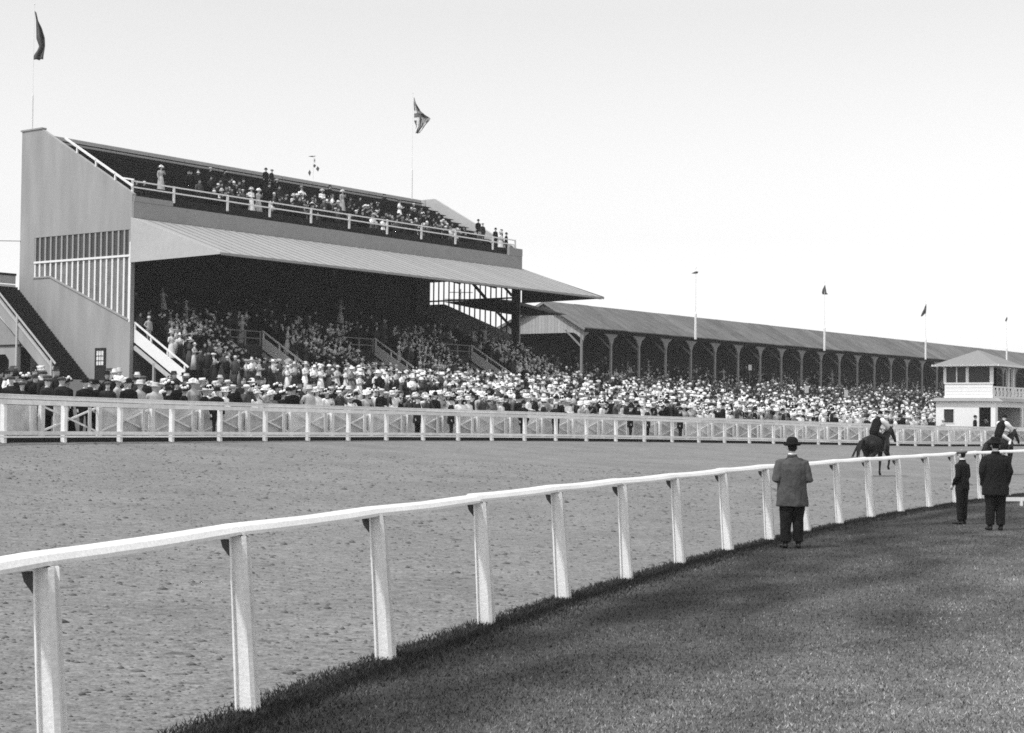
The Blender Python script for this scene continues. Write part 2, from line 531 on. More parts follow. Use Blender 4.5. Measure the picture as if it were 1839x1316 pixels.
# fascia and terrace front
MB().box(.02, LEN, -.12, .1, 14.9, 15.98).build('fascia', M['fascia'], G)
MB().box(.06, 3.4, -.15, .1, 15.985, 16.34).build('fascia_end', M['fascia'], G)
MB().box(LEN - 1.9, LEN, -.15, .1, 15.985, 16.62).build('fascia_end', M['fascia'], G)
MB().box(.3, LEN - .3, .45, .6, 14.9, 16.62).build('terrace_front', M['deck'], G)
MB().box(.3, LEN - .3, .1, .45, 15.9, 16.05).build('gutter', M['dark'], G)
pts = [(.3, .6, 14.6)]
t0, z0 = .6, 16.3
for i in range(12):
    pts += [(.3, t0, z0), (.3, t0 + .88, z0)]
    t0 += .88
    z0 += .42
pts += [(.3, t0, 14.6)]
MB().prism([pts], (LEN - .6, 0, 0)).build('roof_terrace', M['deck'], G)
for i in range(12):
    MB().box(.5, LEN - .5, 1.0 + i * .88, 1.28 + i * .88, 16.3 + i * .42 + .36, 16.3 + i * .42 + .40).build('terrace_bench', M['deck'], G)
MB().box(.3, LEN - .3, 11.3, 11.8, 14.6, 21.55).build('back_parapet', M['deck'], G)
for k in range(12):
    a, b = .3 + k * (LEN - .6) / 12, .3 + (k + 1) * (LEN - .6) / 12
    MB().box(a + .02, b - .02, 11.16, 11.86, 21.55, 21.68).build('parapet_cap', M['pale'], G)
    MB().box(a + .02, b - .02, 11.17, 11.298, 20.98, 21.548).build('parapet_board', M['pale'], G)
# terrace railing
rp = [.3, 3.9, 8.85, 13.0, 17.3, 21.5, 25.9, 30.1, 34.5, 39.6, 42.8]
for s in rp:
    MB().box(s - .06, s + .06, .3, .42, 16.3, 17.44).build('railing_post', M['trim'], G)
for a, b in zip(rp, rp[1:]):
    MB().box(a + .06, b - .06, .32, .40, 17.34, 17.43).build('railing_rail', M['trim'], G)
    MB().box(a + .06, b - .06, .32, .40, 16.94, 17.03).build('railing_rail', M['trim'], G)
MB().beam((.12, .1, 17.0), (.12, 7.2, 20.85), .1, .14).build('sloping_rail', M['trim'], G)
MB().beam((.12, .0, 17.42), (.12, 1.1, 17.62), .08, .1).build('sloping_rail', M['trim'], G)
for t_ in (1.9, 3.9, 5.9):
    MB().box(.07, .17, t_ - .05, t_ + .05, 16.5 + t_ * .54, 16.98 + t_ * .545).build('railing_post', M['trim'], G)
# canopy: one sheet per metre with a rolled seam
CT, CB = 14.86, 12.1
for k in range(int(LEN) + 1):
    a, b = k * .9818, (k + 1) * .9818
    mb = MB()
    nr = 5
    for j in range(nr):                                       # shallow corrugations
        x0, x1 = a + (b - a) * j / nr, a + (b - a) * (j + 1) / nr - (.02 if j == nr - 1 else 0)
        xm = (x0 + x1) / 2
        e = .035
        mb.add([(x0, -.13, CT), (xm, -.13, CT + e), (x1, -.13, CT), (x0, -8.5, CB), (xm, -8.5, CB + e), (x1, -8.5, CB)],
               [(0, 1, 4, 3), (1, 2, 5, 4)])
    o = mb.build('canopy_sheet', M['canopy'], G)
    so = o.modifiers.new('thick', 'SOLIDIFY')
    so.thickness = .03
    MB().beam((b, -.14, CT + .045), (b, -8.5, CB + .045), .03, .045).build('seam', M['canopy'], o)
MB().box(.0, LEN + .2, -8.56, -8.50, CB - .1, CB + .06).build('canopy_edge', M['mull'], G)
for s, m_ in ((-.1, M['pale']), (LEN + .13, M['dark'])):
    MB().prism([[(s, -.02, 11.93), (s, -.02, CT + .05), (s, -8.52, CB + .1), (s, -8.52, CB - .05)]], (.08, 0, 0)).build('canopy_end', m_, G)
MB().prism([[(.05, -.14, CT - .12), (.05, -8.45, CB - .10), (.05, -8.45, CB - .14), (.05, -.14, CT - .2)]], (LEN - .1, 0, 0)).build('canopy_lining', M['dim_timber'], G)
# deck railing between the stairs and the four front stairs
STAIR_S = [.35, 12.1, 24.2, 36.3]
SW = 7.0
for k, s0 in enumerate(STAIR_S):
    b_end = STAIR_S[k + 1] if k < 3 else LEN
    a0 = s0 + SW
    if b_end - a0 > .5:
        for z_ in (7.45, 7.95):
            MB().beam((a0, .02, z_), (b_end - .1, .02, z_), .06, .07).build('deck_rail', M['post2'], G)
        for s in np.linspace(a0 + .1, b_end - .2, 4):
            MB().box(s - .05, s + .05, -.03, .08, 6.9, 8.0).build('deck_post', M['post2'], G)
    n = 17
    st = None
    for i in range(n):
        z_ = 7.05 - (i + 1) * 3.05 / n
        y0 = -.02 - i * 5.0 / n
        q = MB().box(s0 + .12, s0 + SW - .12, y0 - 5.0 / n, y0, z_ - .06, z_).build('stair_tread', M['deck'], G)
    light = M['trim']
    for j, s in enumerate((s0, s0 + SW)):
        bal = MB().prism([[(s - .05, -.05, 6.7), (s - .05, -.05, 7.55), (s - .05, -5.0, 4.75), (s - .05, -5.0, 3.9)]], (.1, 0, 0)).build('stair_balustrade', light, G)
        MB().beam((s, -.02, 8.0), (s, -5.3, 4.98), .09, .1).build('handrail', light, bal)
        for t_ in (-.1, -1.7, -3.3, -4.95):
            MB().box(s - .045, s + .045, t_ - .05, t_ + .05, 7.5 + t_ * .565, 7.93 + t_ * .57).build('baluster', light, bal)
        MB().beam((s, -.05, 6.35), (s, -4.3, 3.95), .12, .25).build('stringer', M['gable'], bal)
        MB().box(s - .08, s + .08, -2.1, -1.94, 3.9, 5.3).build('stair_support', M['mull'], bal)
# side stair climbing along the near end wall
n = 36
for i in range(n):
    z_ = 4.0 + (i + 1) * 6.75 / n
    y0 = 3.8 + i * 8.3 / n
    q = MB().box(-3.0, -.06, y0, y0 + 8.3 / n + .03, z_ - 6.75 / n - .12, z_).build('side_step', M['dark'], G)
sb = MB().prism([[(-3.1, 3.7, 3.8), (-3.1, 3.7, 4.9), (-3.1, 12.1, 11.6), (-3.1, 12.1, 10.4)]], (.08, 0, 0)).build('side_balustrade', M['wall'], G)
for dz in (.55, 1.05):
    MB().beam((-3.13, 3.6, 4.0 + dz + .15), (-3.13, 12.1, 10.75 + dz + .15), .07, .11).build('handrail', M['pale'], sb)
for t_ in (4.0, 7.7, 11.8):
    zz = 4.0 + (t_ - 3.8) * .813
    MB().box(-3.2, -3.11, t_ - .08, t_ + .08, 3.9, zz + 1.3).build('stair_post', M['pale'], sb)
ld = MB().box(-3.05, -.05, 12.1, 12.35, 10.45, 10.70).build('stair_landing', M['dark'], G)
MB().box(-3.05, -.05, 12.15, 12.3, 10.705, 10.93).build('landing_board', M['trim'], ld)
MB().box(-3.05, -.05, 12.15, 12.3, 11.0, 11.56).build('landing_board', M['pale'], ld)
MB().box(-3.1, -.02, 12.1, 12.35, 11.57, 11.72).build('landing_rail', M['dark'], ld)
us = MB().prism([[(-3.0, 7.6, 3.9), (-3.0, 12.1, 3.9), (-3.0, 12.1, 6.4), (-3.0, 7.6, 6.4)],
                 [(-3.0, 8.7, 3.95), (-3.0, 8.7, 5.5), (-3.0, 9.1, 5.9), (-3.0, 10.0, 5.9), (-3.0, 10.4, 5.5), (-3.0, 10.4, 3.95)]], (.12, 0, 0)).build('under_stair_wall', M['wall'], G)
MB().box(-3.05, -2.9, 7.5, 12.1, 6.41, 6.55).build('beam', M['dark'], us)
MB().prism([[(-2.95, 7.6, 6.56), (-2.95, 12.1, 6.56), (-2.95, 12.1, 10.0), (-2.95, 7.6, 6.7)]], (.08, 0, 0)).build('under_stair_shade', M['post2'], us)  # shadow under the stair, put in as a grey panel
MB().box(-2.2, -2.1, 7.6, 12.1, 3.9, 6.4).build('dark_interior', M['dark'], us)  # dark sheet standing in for the unlit space behind the arch

# ------------------------------------------------------------------ covered stand beyond
S2 = 52.6
G2 = thing('covered_stand', 'long low open-fronted stand with shingled ridge roof on bracketed posts', 'grandstand', L(S2, 0, 0), STROT)
LEN2 = 132.0
EZ, RZ, RT = 10.45, 12.75, 4.0
nb = 26
for i in range(nb):                                            # upright boards of the gable, each its own height
    a, b = -.2 + i * 9.4 / nb, -.2 + (i + 1) * 9.4 / nb - .02
    top = lambda t: (EZ + (RZ - EZ) * (t + .2) / (RT + .2) if t < RT else RZ - (RZ - EZ) * (t - RT) / (9.2 - RT)) - .12
    lo = lambda t: 9.85 if .75 < t < 8.3 else (9.85 - (.75 - t) * .75 if t <= .75 else 9.85 - (t - 8.3) * .75)
    MB().prism([[(.0, a, lo(a)), (.0, b, lo(b)), (.0, b, top(b)), (.0, a, top(a))]], (.06, 0, 0)).build('gable_board', M['gable'], G2)
nsheet = 54
sl = MB().add([(0, 0, 0), (1, 0, 0), (1, 0, .06), (0, 0, .06)], [])
for k in range(nsheet):
    a = -.35 + k * (LEN2 + .7) / nsheet
    b = a + (LEN2 + .7) / nsheet - .03
    dz = random.uniform(-.02, .035)
    MB().prism([[(a, -.55, EZ - .25 + dz), (a, RT, RZ + dz), (a, RT, RZ + .09 + dz), (a, -.55, EZ - .16 + dz)]], (b - a, 0, 0)).build('roof_panel', M['roof2'], G2)
MB().prism([[(-.35, RT + .01, RZ), (-.35, 9.9, EZ - .2), (-.35, 9.9, EZ - .1), (-.35, RT + .01, RZ + .1)]], (LEN2 + .7, 0, 0)).build('back_roof', M['roof2'], G2)
MB().beam((-.36, -.6, EZ - .34), (-.36, RT, RZ - .06), .1, .2).build('bargeboard', M['post2'], G2)
MB().beam((-.36, 9.9, EZ - .3), (-.36, RT, RZ - .06), .1, .2).build('bargeboard', M['post2'], G2)
MB().box(.1, LEN2, -.12, .12, 9.93, EZ - .12).build('eave_beam', M['deck'], G2)
col_s = [.05 + i * 4.895 for i in range(27)]
cm = MB().box(-.09, .09, -.09, .09, 3.9, 9.92).mesh('column', M['post2'])
bmh = MB().prism([[(.1, -.07, 8.85), (.1, -.07, 9.92), (1.15, -.07, 9.92), (.42, -.07, 9.5)]], (0, .14, 0)).mesh('bracket', M['post2'])
bmh2 = MB().prism([[(-.1, -.07, 8.85), (-.1, -.07, 9.92), (-1.15, -.07, 9.92), (-.42, -.07, 9.5)]], (0, .14, 0)).mesh('bracket', M['post2'])
for i, s in enumerate(col_s):
    c = link('column', cm, G2, (s, 0, 0))
    link('bracket', bmh, c)
    if i:
        link('bracket', bmh2, c)
    MB().beam((0, .1, 8.6), (0, 1.8, 10.1), .1, .14).build('strut', M['post2'], c)
MB().box(.1, LEN2, 8.9, 9.1, 3.6, EZ + .1).build('back_wall', M['dim_timber'], G2)
MB().box(LEN2 - .2, LEN2, .1, 9, 3.6, EZ + .1).build('far_wall', M['dim_timber'], G2)
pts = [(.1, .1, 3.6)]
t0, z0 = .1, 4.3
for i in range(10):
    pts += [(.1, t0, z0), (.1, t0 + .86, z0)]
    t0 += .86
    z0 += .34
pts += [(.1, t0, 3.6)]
MB().prism([pts], (LEN2 - .4, 0, 0)).build('seating_rake', M['dim_timber'], G2)
MB().prism([[(.15, .0, EZ - .3), (.15, RT, RZ - .1), (.15, 8.8, EZ + .15), (.15, 8.8, EZ + .1), (.15, RT, RZ - .18), (.15, .0, EZ - .36)]], (LEN2 - .5, 0, 0)).build('roof_lining', M['dim_timber'], G2)

# ------------------------------------------------------------------ judges' tower
TW = thing('judges_tower', "white two-storey judges' tower with hipped shingle roof beyond the white fence", 'tower', L(37.0, -44.3, 0), STROT)
LZ = .35
lwall = MB().prism([[(0, -.2, LZ), (0, 4.0, LZ), (0, 4.0, 3.42), (0, -.2, 3.42)],
                    [(0, 2.72, 1.95), (0, 2.72, 2.88), (0, 3.42, 2.88), (0, 3.42, 1.95)],
                    [(0, .12, .4), (0, .12, 3.02), (0, .95, 3.02), (0, .95, .4)]], (.12, 0, 0)).build('lower_wall', M['tower'], TW)
for a in ([(2.66, 2.72, 1.9, 2.94), (3.42, 3.48, 1.9, 2.94), (2.72, 3.42, 2.88, 2.94), (2.72, 3.42, 1.9, 1.95)]):
    MB().box(-.03, 0, a[0], a[1], a[2], a[3]).build('window_frame', M['tower'], lwall)
MB().box(.06, .08, 2.72, 3.42, 1.95, 2.88).build('window_pane', M['glass'], lwall)
MB().prism([[(.12, -.2, LZ), (7.0, -.2, LZ), (7.0, -.2, 3.42), (.12, -.2, 3.42)],
            [(.45, -.2, .4), (.45, -.2, 3.05), (5.1, -.2, 3.05), (5.1, -.2, .4)],
            [(5.5, -.2, .4), (5.5, -.2, 3.05), (6.7, -.2, 3.05), (6.7, -.2, .4)]], (0, .12, 0)).build('lower_wall', M['tower'], TW)
MB().box(.12, 7.0, 3.88, 4.0, LZ, 3.42).build('lower_wall', M['tower'], TW)
MB().box(6.88, 7.0, -.08, 3.88, LZ, 3.42).build('lower_wall', M['tower'], TW)
MB().box(.2, 6.8, 2.2, 2.3, LZ, 3.3).build('inner_partition', M['dim_timber'], TW)
MB().box(.2, 6.8, .1, 3.8, 3.30, 3.40).build('floor_boards', M['dim_timber'], TW)
MB().prism([[(-.25, -.5, 3.43), (-.25, 4.2, 3.43), (-.25, 4.0, 3.66), (-.25, -.2, 3.66)]], (7.5, 0, 0)).build('eave_band', M['gable'], TW)
up = MB().box(0, .1, 0, 3.37, 3.665, 4.62).build('upper_parapet', M['tower'], TW)
for z_ in (3.9, 4.14, 4.38):
    MB().box(-.015, 0, 0.1, 3.3, z_ - .008, z_ + .008).build('board_joint', M['fence_old'], up)
MB().box(-.05, .12, -.05, 3.42, 4.62, 4.70).build('sill', M['tower'], up)
MB().box(-.05, 0, -.03, 3.4, 3.665, 3.78).build('base_board', M['tower'], up)
for s, t_ in ((0, 0), (0, 1.68), (0, 3.27), (3.05, 0), (4.0, 0), (4.0, 3.27), (2.0, 3.27)):
    MB().box(s, s + .2, t_, t_ + .2, 4.705 if s == 0 else 3.665, 5.78).build('post', M['tower'], TW)
MB().box(.08, .1, .2, 1.68, 4.71, 5.75).build('window_pane', M['glass'], TW)
MB().box(.08, .1, 1.88, 3.27, 4.71, 5.75).build('window_pane', M['glass'], TW)
MB().box(.03, .11, 2.5, 2.58, 4.71, 5.75).build('mullion', M['tower'], TW)
MB().box(1.5, 1.6, .3, 3.2, 3.665, 5.75).build('cabin_wall', M['dark'], TW)
MB().box(1.6, 4.0, 2.9, 3.0, 3.665, 5.75).build('cabin_wall', M['dark'], TW)
bal = MB().box(.2, 6.6, .02, .10, 4.36, 4.46).build('balcony_rail', M['tower'], TW)
MB().box(.2, 6.6, .02, .10, 3.67, 3.8).build('balcony_rail', M['tower'], TW)
for i in range(9):
    a = .2 + i * .71
    MB().box(a, a + .3, .03, .07, 3.8, 4.36).build('balcony_board', M['tower'], TW)
    MB().beam((a + .3, .05, 3.82), (a + .71, .05, 4.34), .03, .06).build('balcony_brace', M['tower'], TW)
    MB().beam((a + .3, .08, 4.34), (a + .71, .08, 3.82), .025, .06).build('balcony_brace', M['tower'], TW)
rf = MB().prism([[(-.6, -.6, 5.86), (4.7, -.6, 5.86), (4.7, 4.0, 5.86), (-.6, 4.0, 5.86)]], (0, 0, .04)).build('roof', M['tower_roof'], TW)
mbx = MB()
e = [(-.6, -.6, 5.905), (4.7, -.6, 5.905), (4.7, 4.0, 5.905), (-.6, 4.0, 5.905), (1.75, 1.7, 6.98), (2.3, 1.7, 6.98)]
mbx.add(e, [(0, 1, 5, 4), (1, 2, 5), (2, 3, 4, 5), (3, 0, 4), (0, 3, 2, 1)])
mbx.build('hip_roof', M['tower_roof'], TW)
for a in ((-.66, -.6, -.66, 4.06), (4.7, 4.76, -.66, 4.06)):
    MB().box(a[0], a[1], a[2], a[3], 5.80, 5.93).build('eave_board', M['tower'], TW)
MB().box(-.6, 4.7, -.66, -.602, 5.80, 5.93).build('eave_board', M['tower'], TW)
MB().box(-.66, -.602, -.6, 4.0, 5.80, 5.93).build('eave_board', M['tower'], TW)

# ------------------------------------------------------------------ trackside fence
FN = thing('trackside_fence', 'long white double board fence with crossed braces between the track and the crowd', 'fence', FEN[2])
FO = Vector(FEN[2])
def fl(v):
    return Vector(v) - FO
FDIR = []
for k in range(NF - 1):
    d = FEN[k + 1] - FEN[k]
    FDIR.append(Vector((d.x, d.y, 0)).normalized())
FDIR.append(FDIR[-1])
def fnorm(k):                                                  # towards the lawn
    d = FDIR[min(k, NF - 1)]
    return Vector((-d.y, d.x, 0))
for k in range(NF):
    q = fl(FEN[k])
    d, nrm = FDIR[k], fnorm(k)
    ln = random.uniform(-.012, .012)
    po = MB().beam(q + Vector((0, 0, -.3)), q + d * ln + Vector((0, 0, 1.12)), .12, .13, d).build('post', M['fence'], FN)
    if k < NF - 1:
        e = fl(FEN[k + 1])
        z = lambda h: Vector((0, 0, h))
        f_ = -nrm * .09
        g0, g1 = d * .004, -d * .004
        MB().beam(q + f_ + g0 + z(1.20), e + f_ + g1 + z(1.20), .05, .10).build('top_rail', M['fence'], FN)
        MB().beam(q + g0 - nrm * .04 + z(1.262), e + g1 - nrm * .04 + z(1.262), .20, .024).build('cap_rail', M['fence'], FN)
        MB().beam(q + f_ * .95 + g0 + z(1.07), e + f_ * .95 + g1 + z(1.07), .04, .13).build('top_rail', M['fence_old'], FN)
        MB().beam(q + f_ + g0 + z(.255), e + f_ + g1 + z(.255), .04, .10).build('bottom_rail', M['fence_old'], FN)
        MB().beam(q + f_ * 1.05 + g0 + z(.16), e + f_ * 1.05 + g1 + z(.16), .05, .05).build('bottom_rail', M['fence'], FN)
        MB().beam(q + nrm * .12 + g0 + z(.0), e + nrm * .12 + g1 + z(.0), .03, .36).build('gap_shade_board', M['gap_shade'], FN)  # dark board standing in for the shadow beneath the fence
        # rear line: posts, crossed braces and sheeting, out of step with the front posts
        bw = (e - q).length
        a = q + nrm * .95 + d * bw * .12
        b = e + nrm * .95 + d * bw * .12
        kk = k - 2
        MB().beam(a + z(-.2), a + z(1.02), .10, .18, d).build('rear_post', M['fence_old'], FN)
        if kk not in (1,):
            MB().beam(a + nrm * .09 + d * .05 + z(.63), b + nrm * .09 - d * .05 + z(.63), .02, .76).build('panel', M['panel'], FN)
        else:
            m0, m1 = a.lerp(b, .25), a.lerp(b, .5)
            MB().beam(m0 + nrm * .09 + z(.63), m1 + nrm * .09 + z(.63), .02, .76).build('panel', M['panel'], FN)
        if kk not in (0,):
            MB().beam(a + z(.98) + d * .1, b + z(.30) - d * .1, .025, .055).build('cross_brace', M['fence_old'] if kk != 1 else M['fence'], FN)
            MB().beam(a + nrm * .035 + z(.30) + d * .1, b + nrm * .035 + z(.98) - d * .1, .025, .055).build('cross_brace', M['fence_old'] if kk != 1 else M['fence'], FN)
        c = a.lerp(b, .80)
        MB().beam(c - nrm * .08 + z(.22), c - nrm * .08 + z(1.0), .02, .16, d).build('upright_board', M['fence_old'], FN)

# ------------------------------------------------------------------ near running rail
RR = thing('running_rail', 'white running rail on leaning posts curving away beside the grass', 'rail', RAIL[3])
RO = Vector(RAIL[3])
def rdir(i):
    return (RAIL[min(i + 1, len(RAIL) - 1)] - RAIL[max(i - 1, 0)]).normalized()
prof = [(-.085, -.030), (-.085, .014), (-.06, .036), (.0, .042), (.045, .022), (.072, -.012), (.074, -.034), (.05, -.038), (-.06, -.038)]   # (across, up)
RP = []
for i in range(len(RAIL) - 1):
    for j in range(4):
        u = j / 4
        p0, p1, p2, p3 = (RAIL[max(i - 1, 0)], RAIL[i], RAIL[i + 1], RAIL[min(i + 2, len(RAIL) - 1)])
        RP.append(.5 * ((2 * p1) + (p2 - p0) * u + (2 * p0 - 5 * p1 + 4 * p2 - p3) * u * u + (3 * p1 - p0 - 3 * p2 + p3) * u ** 3))
RP.append(RAIL[-1])
n = len(prof)
for k0 in range(0, len(RP) - 1, 8):                            # one plank over every two bays, butted on a post
    seg = list(range(k0, min(k0 + 8, len(RP) - 1) + 1))
    V = []
    dz0, dz1, dw = random.uniform(-.008, .008), random.uniform(-.008, .008), random.uniform(-.004, .004)
    for m_, i in enumerate(seg):
        d = (RP[min(i + 1, len(RP) - 1)] - RP[max(i - 1, 0)]).normalized()
        side = Vector((d.y, -d.x, 0))                          # away from the track
        u = m_ / max(1, len(seg) - 1)
        c = RP[i] - RO - side * (.14 + dw) + Vector((0, 0, 1.205 + dz0 * (1 - u) + dz1 * u - .010 * math.sin(math.pi * (i % 4) / 4)))
        if m_ == 0:
            c += d * .004
        if m_ == len(seg) - 1:
            c -= d * .004
        for a_, b_ in prof:
            V.append(c + side * (a_ + random.uniform(-.0015, .0015)) + Vector((0, 0, b_ + random.uniform(-.0015, .0015))))
    fs = [(i * n + k, i * n + (k + 1) % n, (i + 1) * n + (k + 1) % n, (i + 1) * n + k) for i in range(len(seg) - 1) for k in range(n)]
    fs += [tuple(range(n - 1, -1, -1)), tuple((len(seg) - 1) * n + k for k in range(n))]
    MB().add(V, fs).build('rail_plank', M['rail'], RR)
for i, q in enumerate(RAIL):
    d = rdir(i)
    side = Vector((d.y, -d.x, 0))
    b = q - RO
    top = b - side * .085 + Vector((0, 0, 1.17)) + d * random.uniform(-.015, .015)
    b = b + Vector((0, 0, -.25)) + side * .018
    fat = random.uniform(.92, 1.08)
    top = top + side * random.uniform(-.012, .012)
    mb = MB()
    rings = []
    for u in np.linspace(0, 1, 9):
        c = b.lerp(top, u)
        h1, h2 = (.068 - .016 * u) * fat, (.080 - .016 * u) * fat
        ch = .024
        ring = []
        for sx, sy in ((-1, -1), (1, -1), (1, 1), (-1, 1)):
            for t_ in (0, 1):
                e1 = h1 - (ch if (t_ == 0) == (sx * sy > 0) else 0)
                e2 = h2 - (ch if (t_ == 1) == (sx * sy > 0) else 0)
                ring.append(c + d * sx * e1 + side * sy * e2 + Vector((random.uniform(-.002, .002), random.uniform(-.002, .002), 0)))
        rings.append(ring)
    vv = [x for rg in rings for x in rg]
    ff = [(i2 * 8 + k, i2 * 8 + (k + 1) % 8, (i2 + 1) * 8 + (k + 1) % 8, (i2 + 1) * 8 + k) for i2 in range(8) for k in range(8)]
    ff += [tuple(range(7, -1, -1)), tuple(64 + k for k in range(8))]
    po = mb.add(vv, ff).build('post', M['rail'], RR)
    MB().prism([[top - side * .055 + Vector((0, 0, -.03)) - d * .03, top - side * .125 + Vector((0, 0, -.03)) - d * .03,
                 top - side * .11 + Vector((0, 0, -.08)) - d * .03, top - side * .05 + Vector((0, 0, -.15)) - d * .03]], d * .06).build('bracket', M['grey'], po)
# low white plank on the grass at the right edge
tag(MB().beam((11.5, 39.2, .16), (15.2, 39.9, .16), .05, .09).beam((12.2, 39.33, 0), (12.2, 39.33, .16), .06, .06, (0, 1, 0)).beam((14.6, 39.8, 0), (14.6, 39.8, .16), .06, .06, (0, 1, 0)).build('low_bar', M['rail']), 'low white bar across the grass beyond the man at right', 'bar')

# ------------------------------------------------------------------ people
from mathutils import noise as mnoise

def hand(mb, wr, d, palm, side, rad=.0095):
    """palm, four curled fingers and a thumb; d = pointing direction, palm = palm normal, side = towards the thumb"""
    wr, d, palm, side = Vector(wr), Vector(d).normalized(), Vector(palm).normalized(), Vector(side).normalized()
    mb.tube([wr, wr + d * .05, wr + d * .085], [.026, .036, .034], 8, squash=(palm, .55))
    for k, ln in enumerate((.072, .08, .075, .058)):
        o = wr + d * .085 + side * (.027 - .018 * k)
        mb.tube([o - d * .02, o + d * ln * .45 + palm * .006, o + d * ln * .75 + palm * .022, o + d * ln * .85 + palm * .04], [rad, rad, rad * .92, rad * .85], 6)
    o = wr + d * .03 + side * .03
    mb.tube([o - side * .015, o + d * .035 + side * .02 + palm * .012, o + d * .06 + side * .018 + palm * .026], [rad * 1.25, rad * 1.1, rad], 6)

def head(mb, c, fine=False, n=12):
    x, y, z = c
    mb.ball((x, y + .01, z + .015), .076, .095, .105, n)
    mb.ball((x, y - .028, z - .055), .052, .06, .065, n)       # jaw
    mb.tube([(x, y + .02, z - .17), (x, y + .012, z - .06)], [.056, .052], 9)
    mb.tube([(x, y - .092, z + .012), (x, y - .115, z - .024)], [.012, .017], 6)      # nose
    if fine:
        for s in (-1, 1):
            mb.ball((x + s * .078, y + .012, z - .01), .012, .024, .034, 7)           # ears
            mb.tube([(x + s * .045, y - .078, z + .034), (x + s * .015, y - .09, z + .032)], [.011, .011], 5)   # brow
        mb.tube([(x - .024, y - .083, z - .058), (x + .024, y - .083, z - .058)], [.010, .010], 5)              # lips

def figure(arms, sit=False, fine=False, slim=1.0, spread=.10, woman=False, stride=0.0):
    """body as one run of overlapping volumes; front is -Y; feet at z=0"""
    mb = MB()
    dz = -.43 if sit else 0.0
    for s in (-1, 1):
        hx = s * .092
        if sit:
            mb.tube([(hx, .02, .50), (s * .11, -.42, .50), (s * .11, -.40, .10)], [.085, .065, .045], 9)
            fy, fx = -.40, s * .11
        else:
            fx, fy = s * spread, s * stride
            mb.tube([(hx, 0, .92), (hx * .5 + fx * .5, fy * .4 - .012, .49), (fx, fy + .012, .09)], [.092 * slim, .062, .046], 9)
        mb.tube([(fx, fy + .035, .045), (fx + s * .012, fy - .06, .045), (fx + s * .025, fy - .17, .032)], [.042, .042, .03], 8, squash=((0, 0, 1), .85))
    mb.loft([(0, .01, z + dz, a * slim, b) for z, a, b in ((.84, .15, .10), (.92, .165, .112), (1.05, .15, .105), (1.2, .165, .115), (1.33, .185, .118), (1.41, .16, .095), (1.46, .08, .07), (1.5, .055, .055))], 14)
    for s, (el, wr) in zip((-1, 1), arms):
        el = Vector(el) + Vector((0, 0, dz))
        wr = Vector(wr) + Vector((0, 0, dz))
        sh = Vector((s * .185 * slim, .01, 1.375 + dz))
        mb.tube([sh * .7 + Vector((0, 0, (1.375 + dz) * .3)), sh, el, wr], [.055, .058, .042, .031], 9)
        d = (wr - el).normalized()
        if fine:
            palm = Vector((-s, -.2, 0))
            palm = (palm - d * palm.dot(d)).normalized()
            side = palm.cross(d) * s
            if side.y > 0:
                side = -side
            hand(mb, wr, d, palm, side)
        else:
            mb.tube([wr, wr + d * .11], [.034, .03], 6)
    head(mb, (0, -.015, 1.615 + dz), fine)
    return mb

def garment(kind, arms, sit=False, slim=1.0):
    mb = MB()
    dz = -.43 if sit else 0.0
    top = [(1.10, .185, .135), (1.22, .195, .14), (1.34, .205, .135), (1.41, .175, .11), (1.455, .095, .085), (1.475, .075, .075)]
    if kind == 'coat':
        rg = [(.68, .225, .155), (.80, .222, .152), (.95, .208, .145)] + top
    elif kind == 'jacket':
        rg = [(.80, .205, .145), (.95, .195, .14)] + top
    elif kind == 'boxy':
        rg = [(.675, .262, .165), (.72, .262, .165), (.85, .250, .160), (1.0, .238, .155), (1.15, .240, .155), (1.27, .244, .152), (1.355, .236, .135), (1.41, .165, .105), (1.455, .09, .085), (1.475, .072, .075)]
    else:                                                     # long dress
        if sit:
            rg = [(.93, .17, .15), (1.03, .14, .12), (1.14, .155, .13), (1.27, .19, .15), (1.36, .18, .12), (1.42, .13, .09), (1.47, .06, .06)]
        else:
            rg = [(.02, .33, .33), (.25, .28, .29), (.6, .225, .235), (.88, .19, .185), (1.03, .13, .12), (1.14, .155, .13), (1.27, .19, .15), (1.36, .18, .12), (1.42, .13, .09), (1.47, .06, .06)]
    mb.loft([(0, .01, z + dz, a * slim, b) for z, a, b in rg], 16)
    if kind == 'dress' and sit:
        mb.tube([(0, 0, .52), (0, -.40, .50)], [.17, .17], 10, squash=((0, 0, 1), .7))
        mb.tube([(0, -.40, .50), (0, -.46, .08)], [.17, .22], 10, squash=((0, 1, 0), .6))
    if kind in ('coat', 'jacket') and sit:
        mb.tube([(0, 0, .48), (0, -.2, .50)], [.16, .14], 10, squash=((0, 0, 1), .6))
    for s, (el, wr) in zip((-1, 1), arms):
        el = Vector(el) + Vector((0, 0, dz))
        wr = Vector(wr) + Vector((0, 0, dz))
        sh = Vector((s * .19 * slim, .01, 1.37 + dz))
        k = 1.18 if kind == 'boxy' else 1.0
        r0, r1, r2 = (.07 * k, .060 * k, .048 * k) if kind != 'dress' else (.085, .06, .045)
        mb.tube([sh * .75 + Vector((0, 0, (1.37 + dz) * .25)), sh, el, el.lerp(wr, .93)], [r0 * .95, r0, r1, r2], 10, cap=True)
    return mb

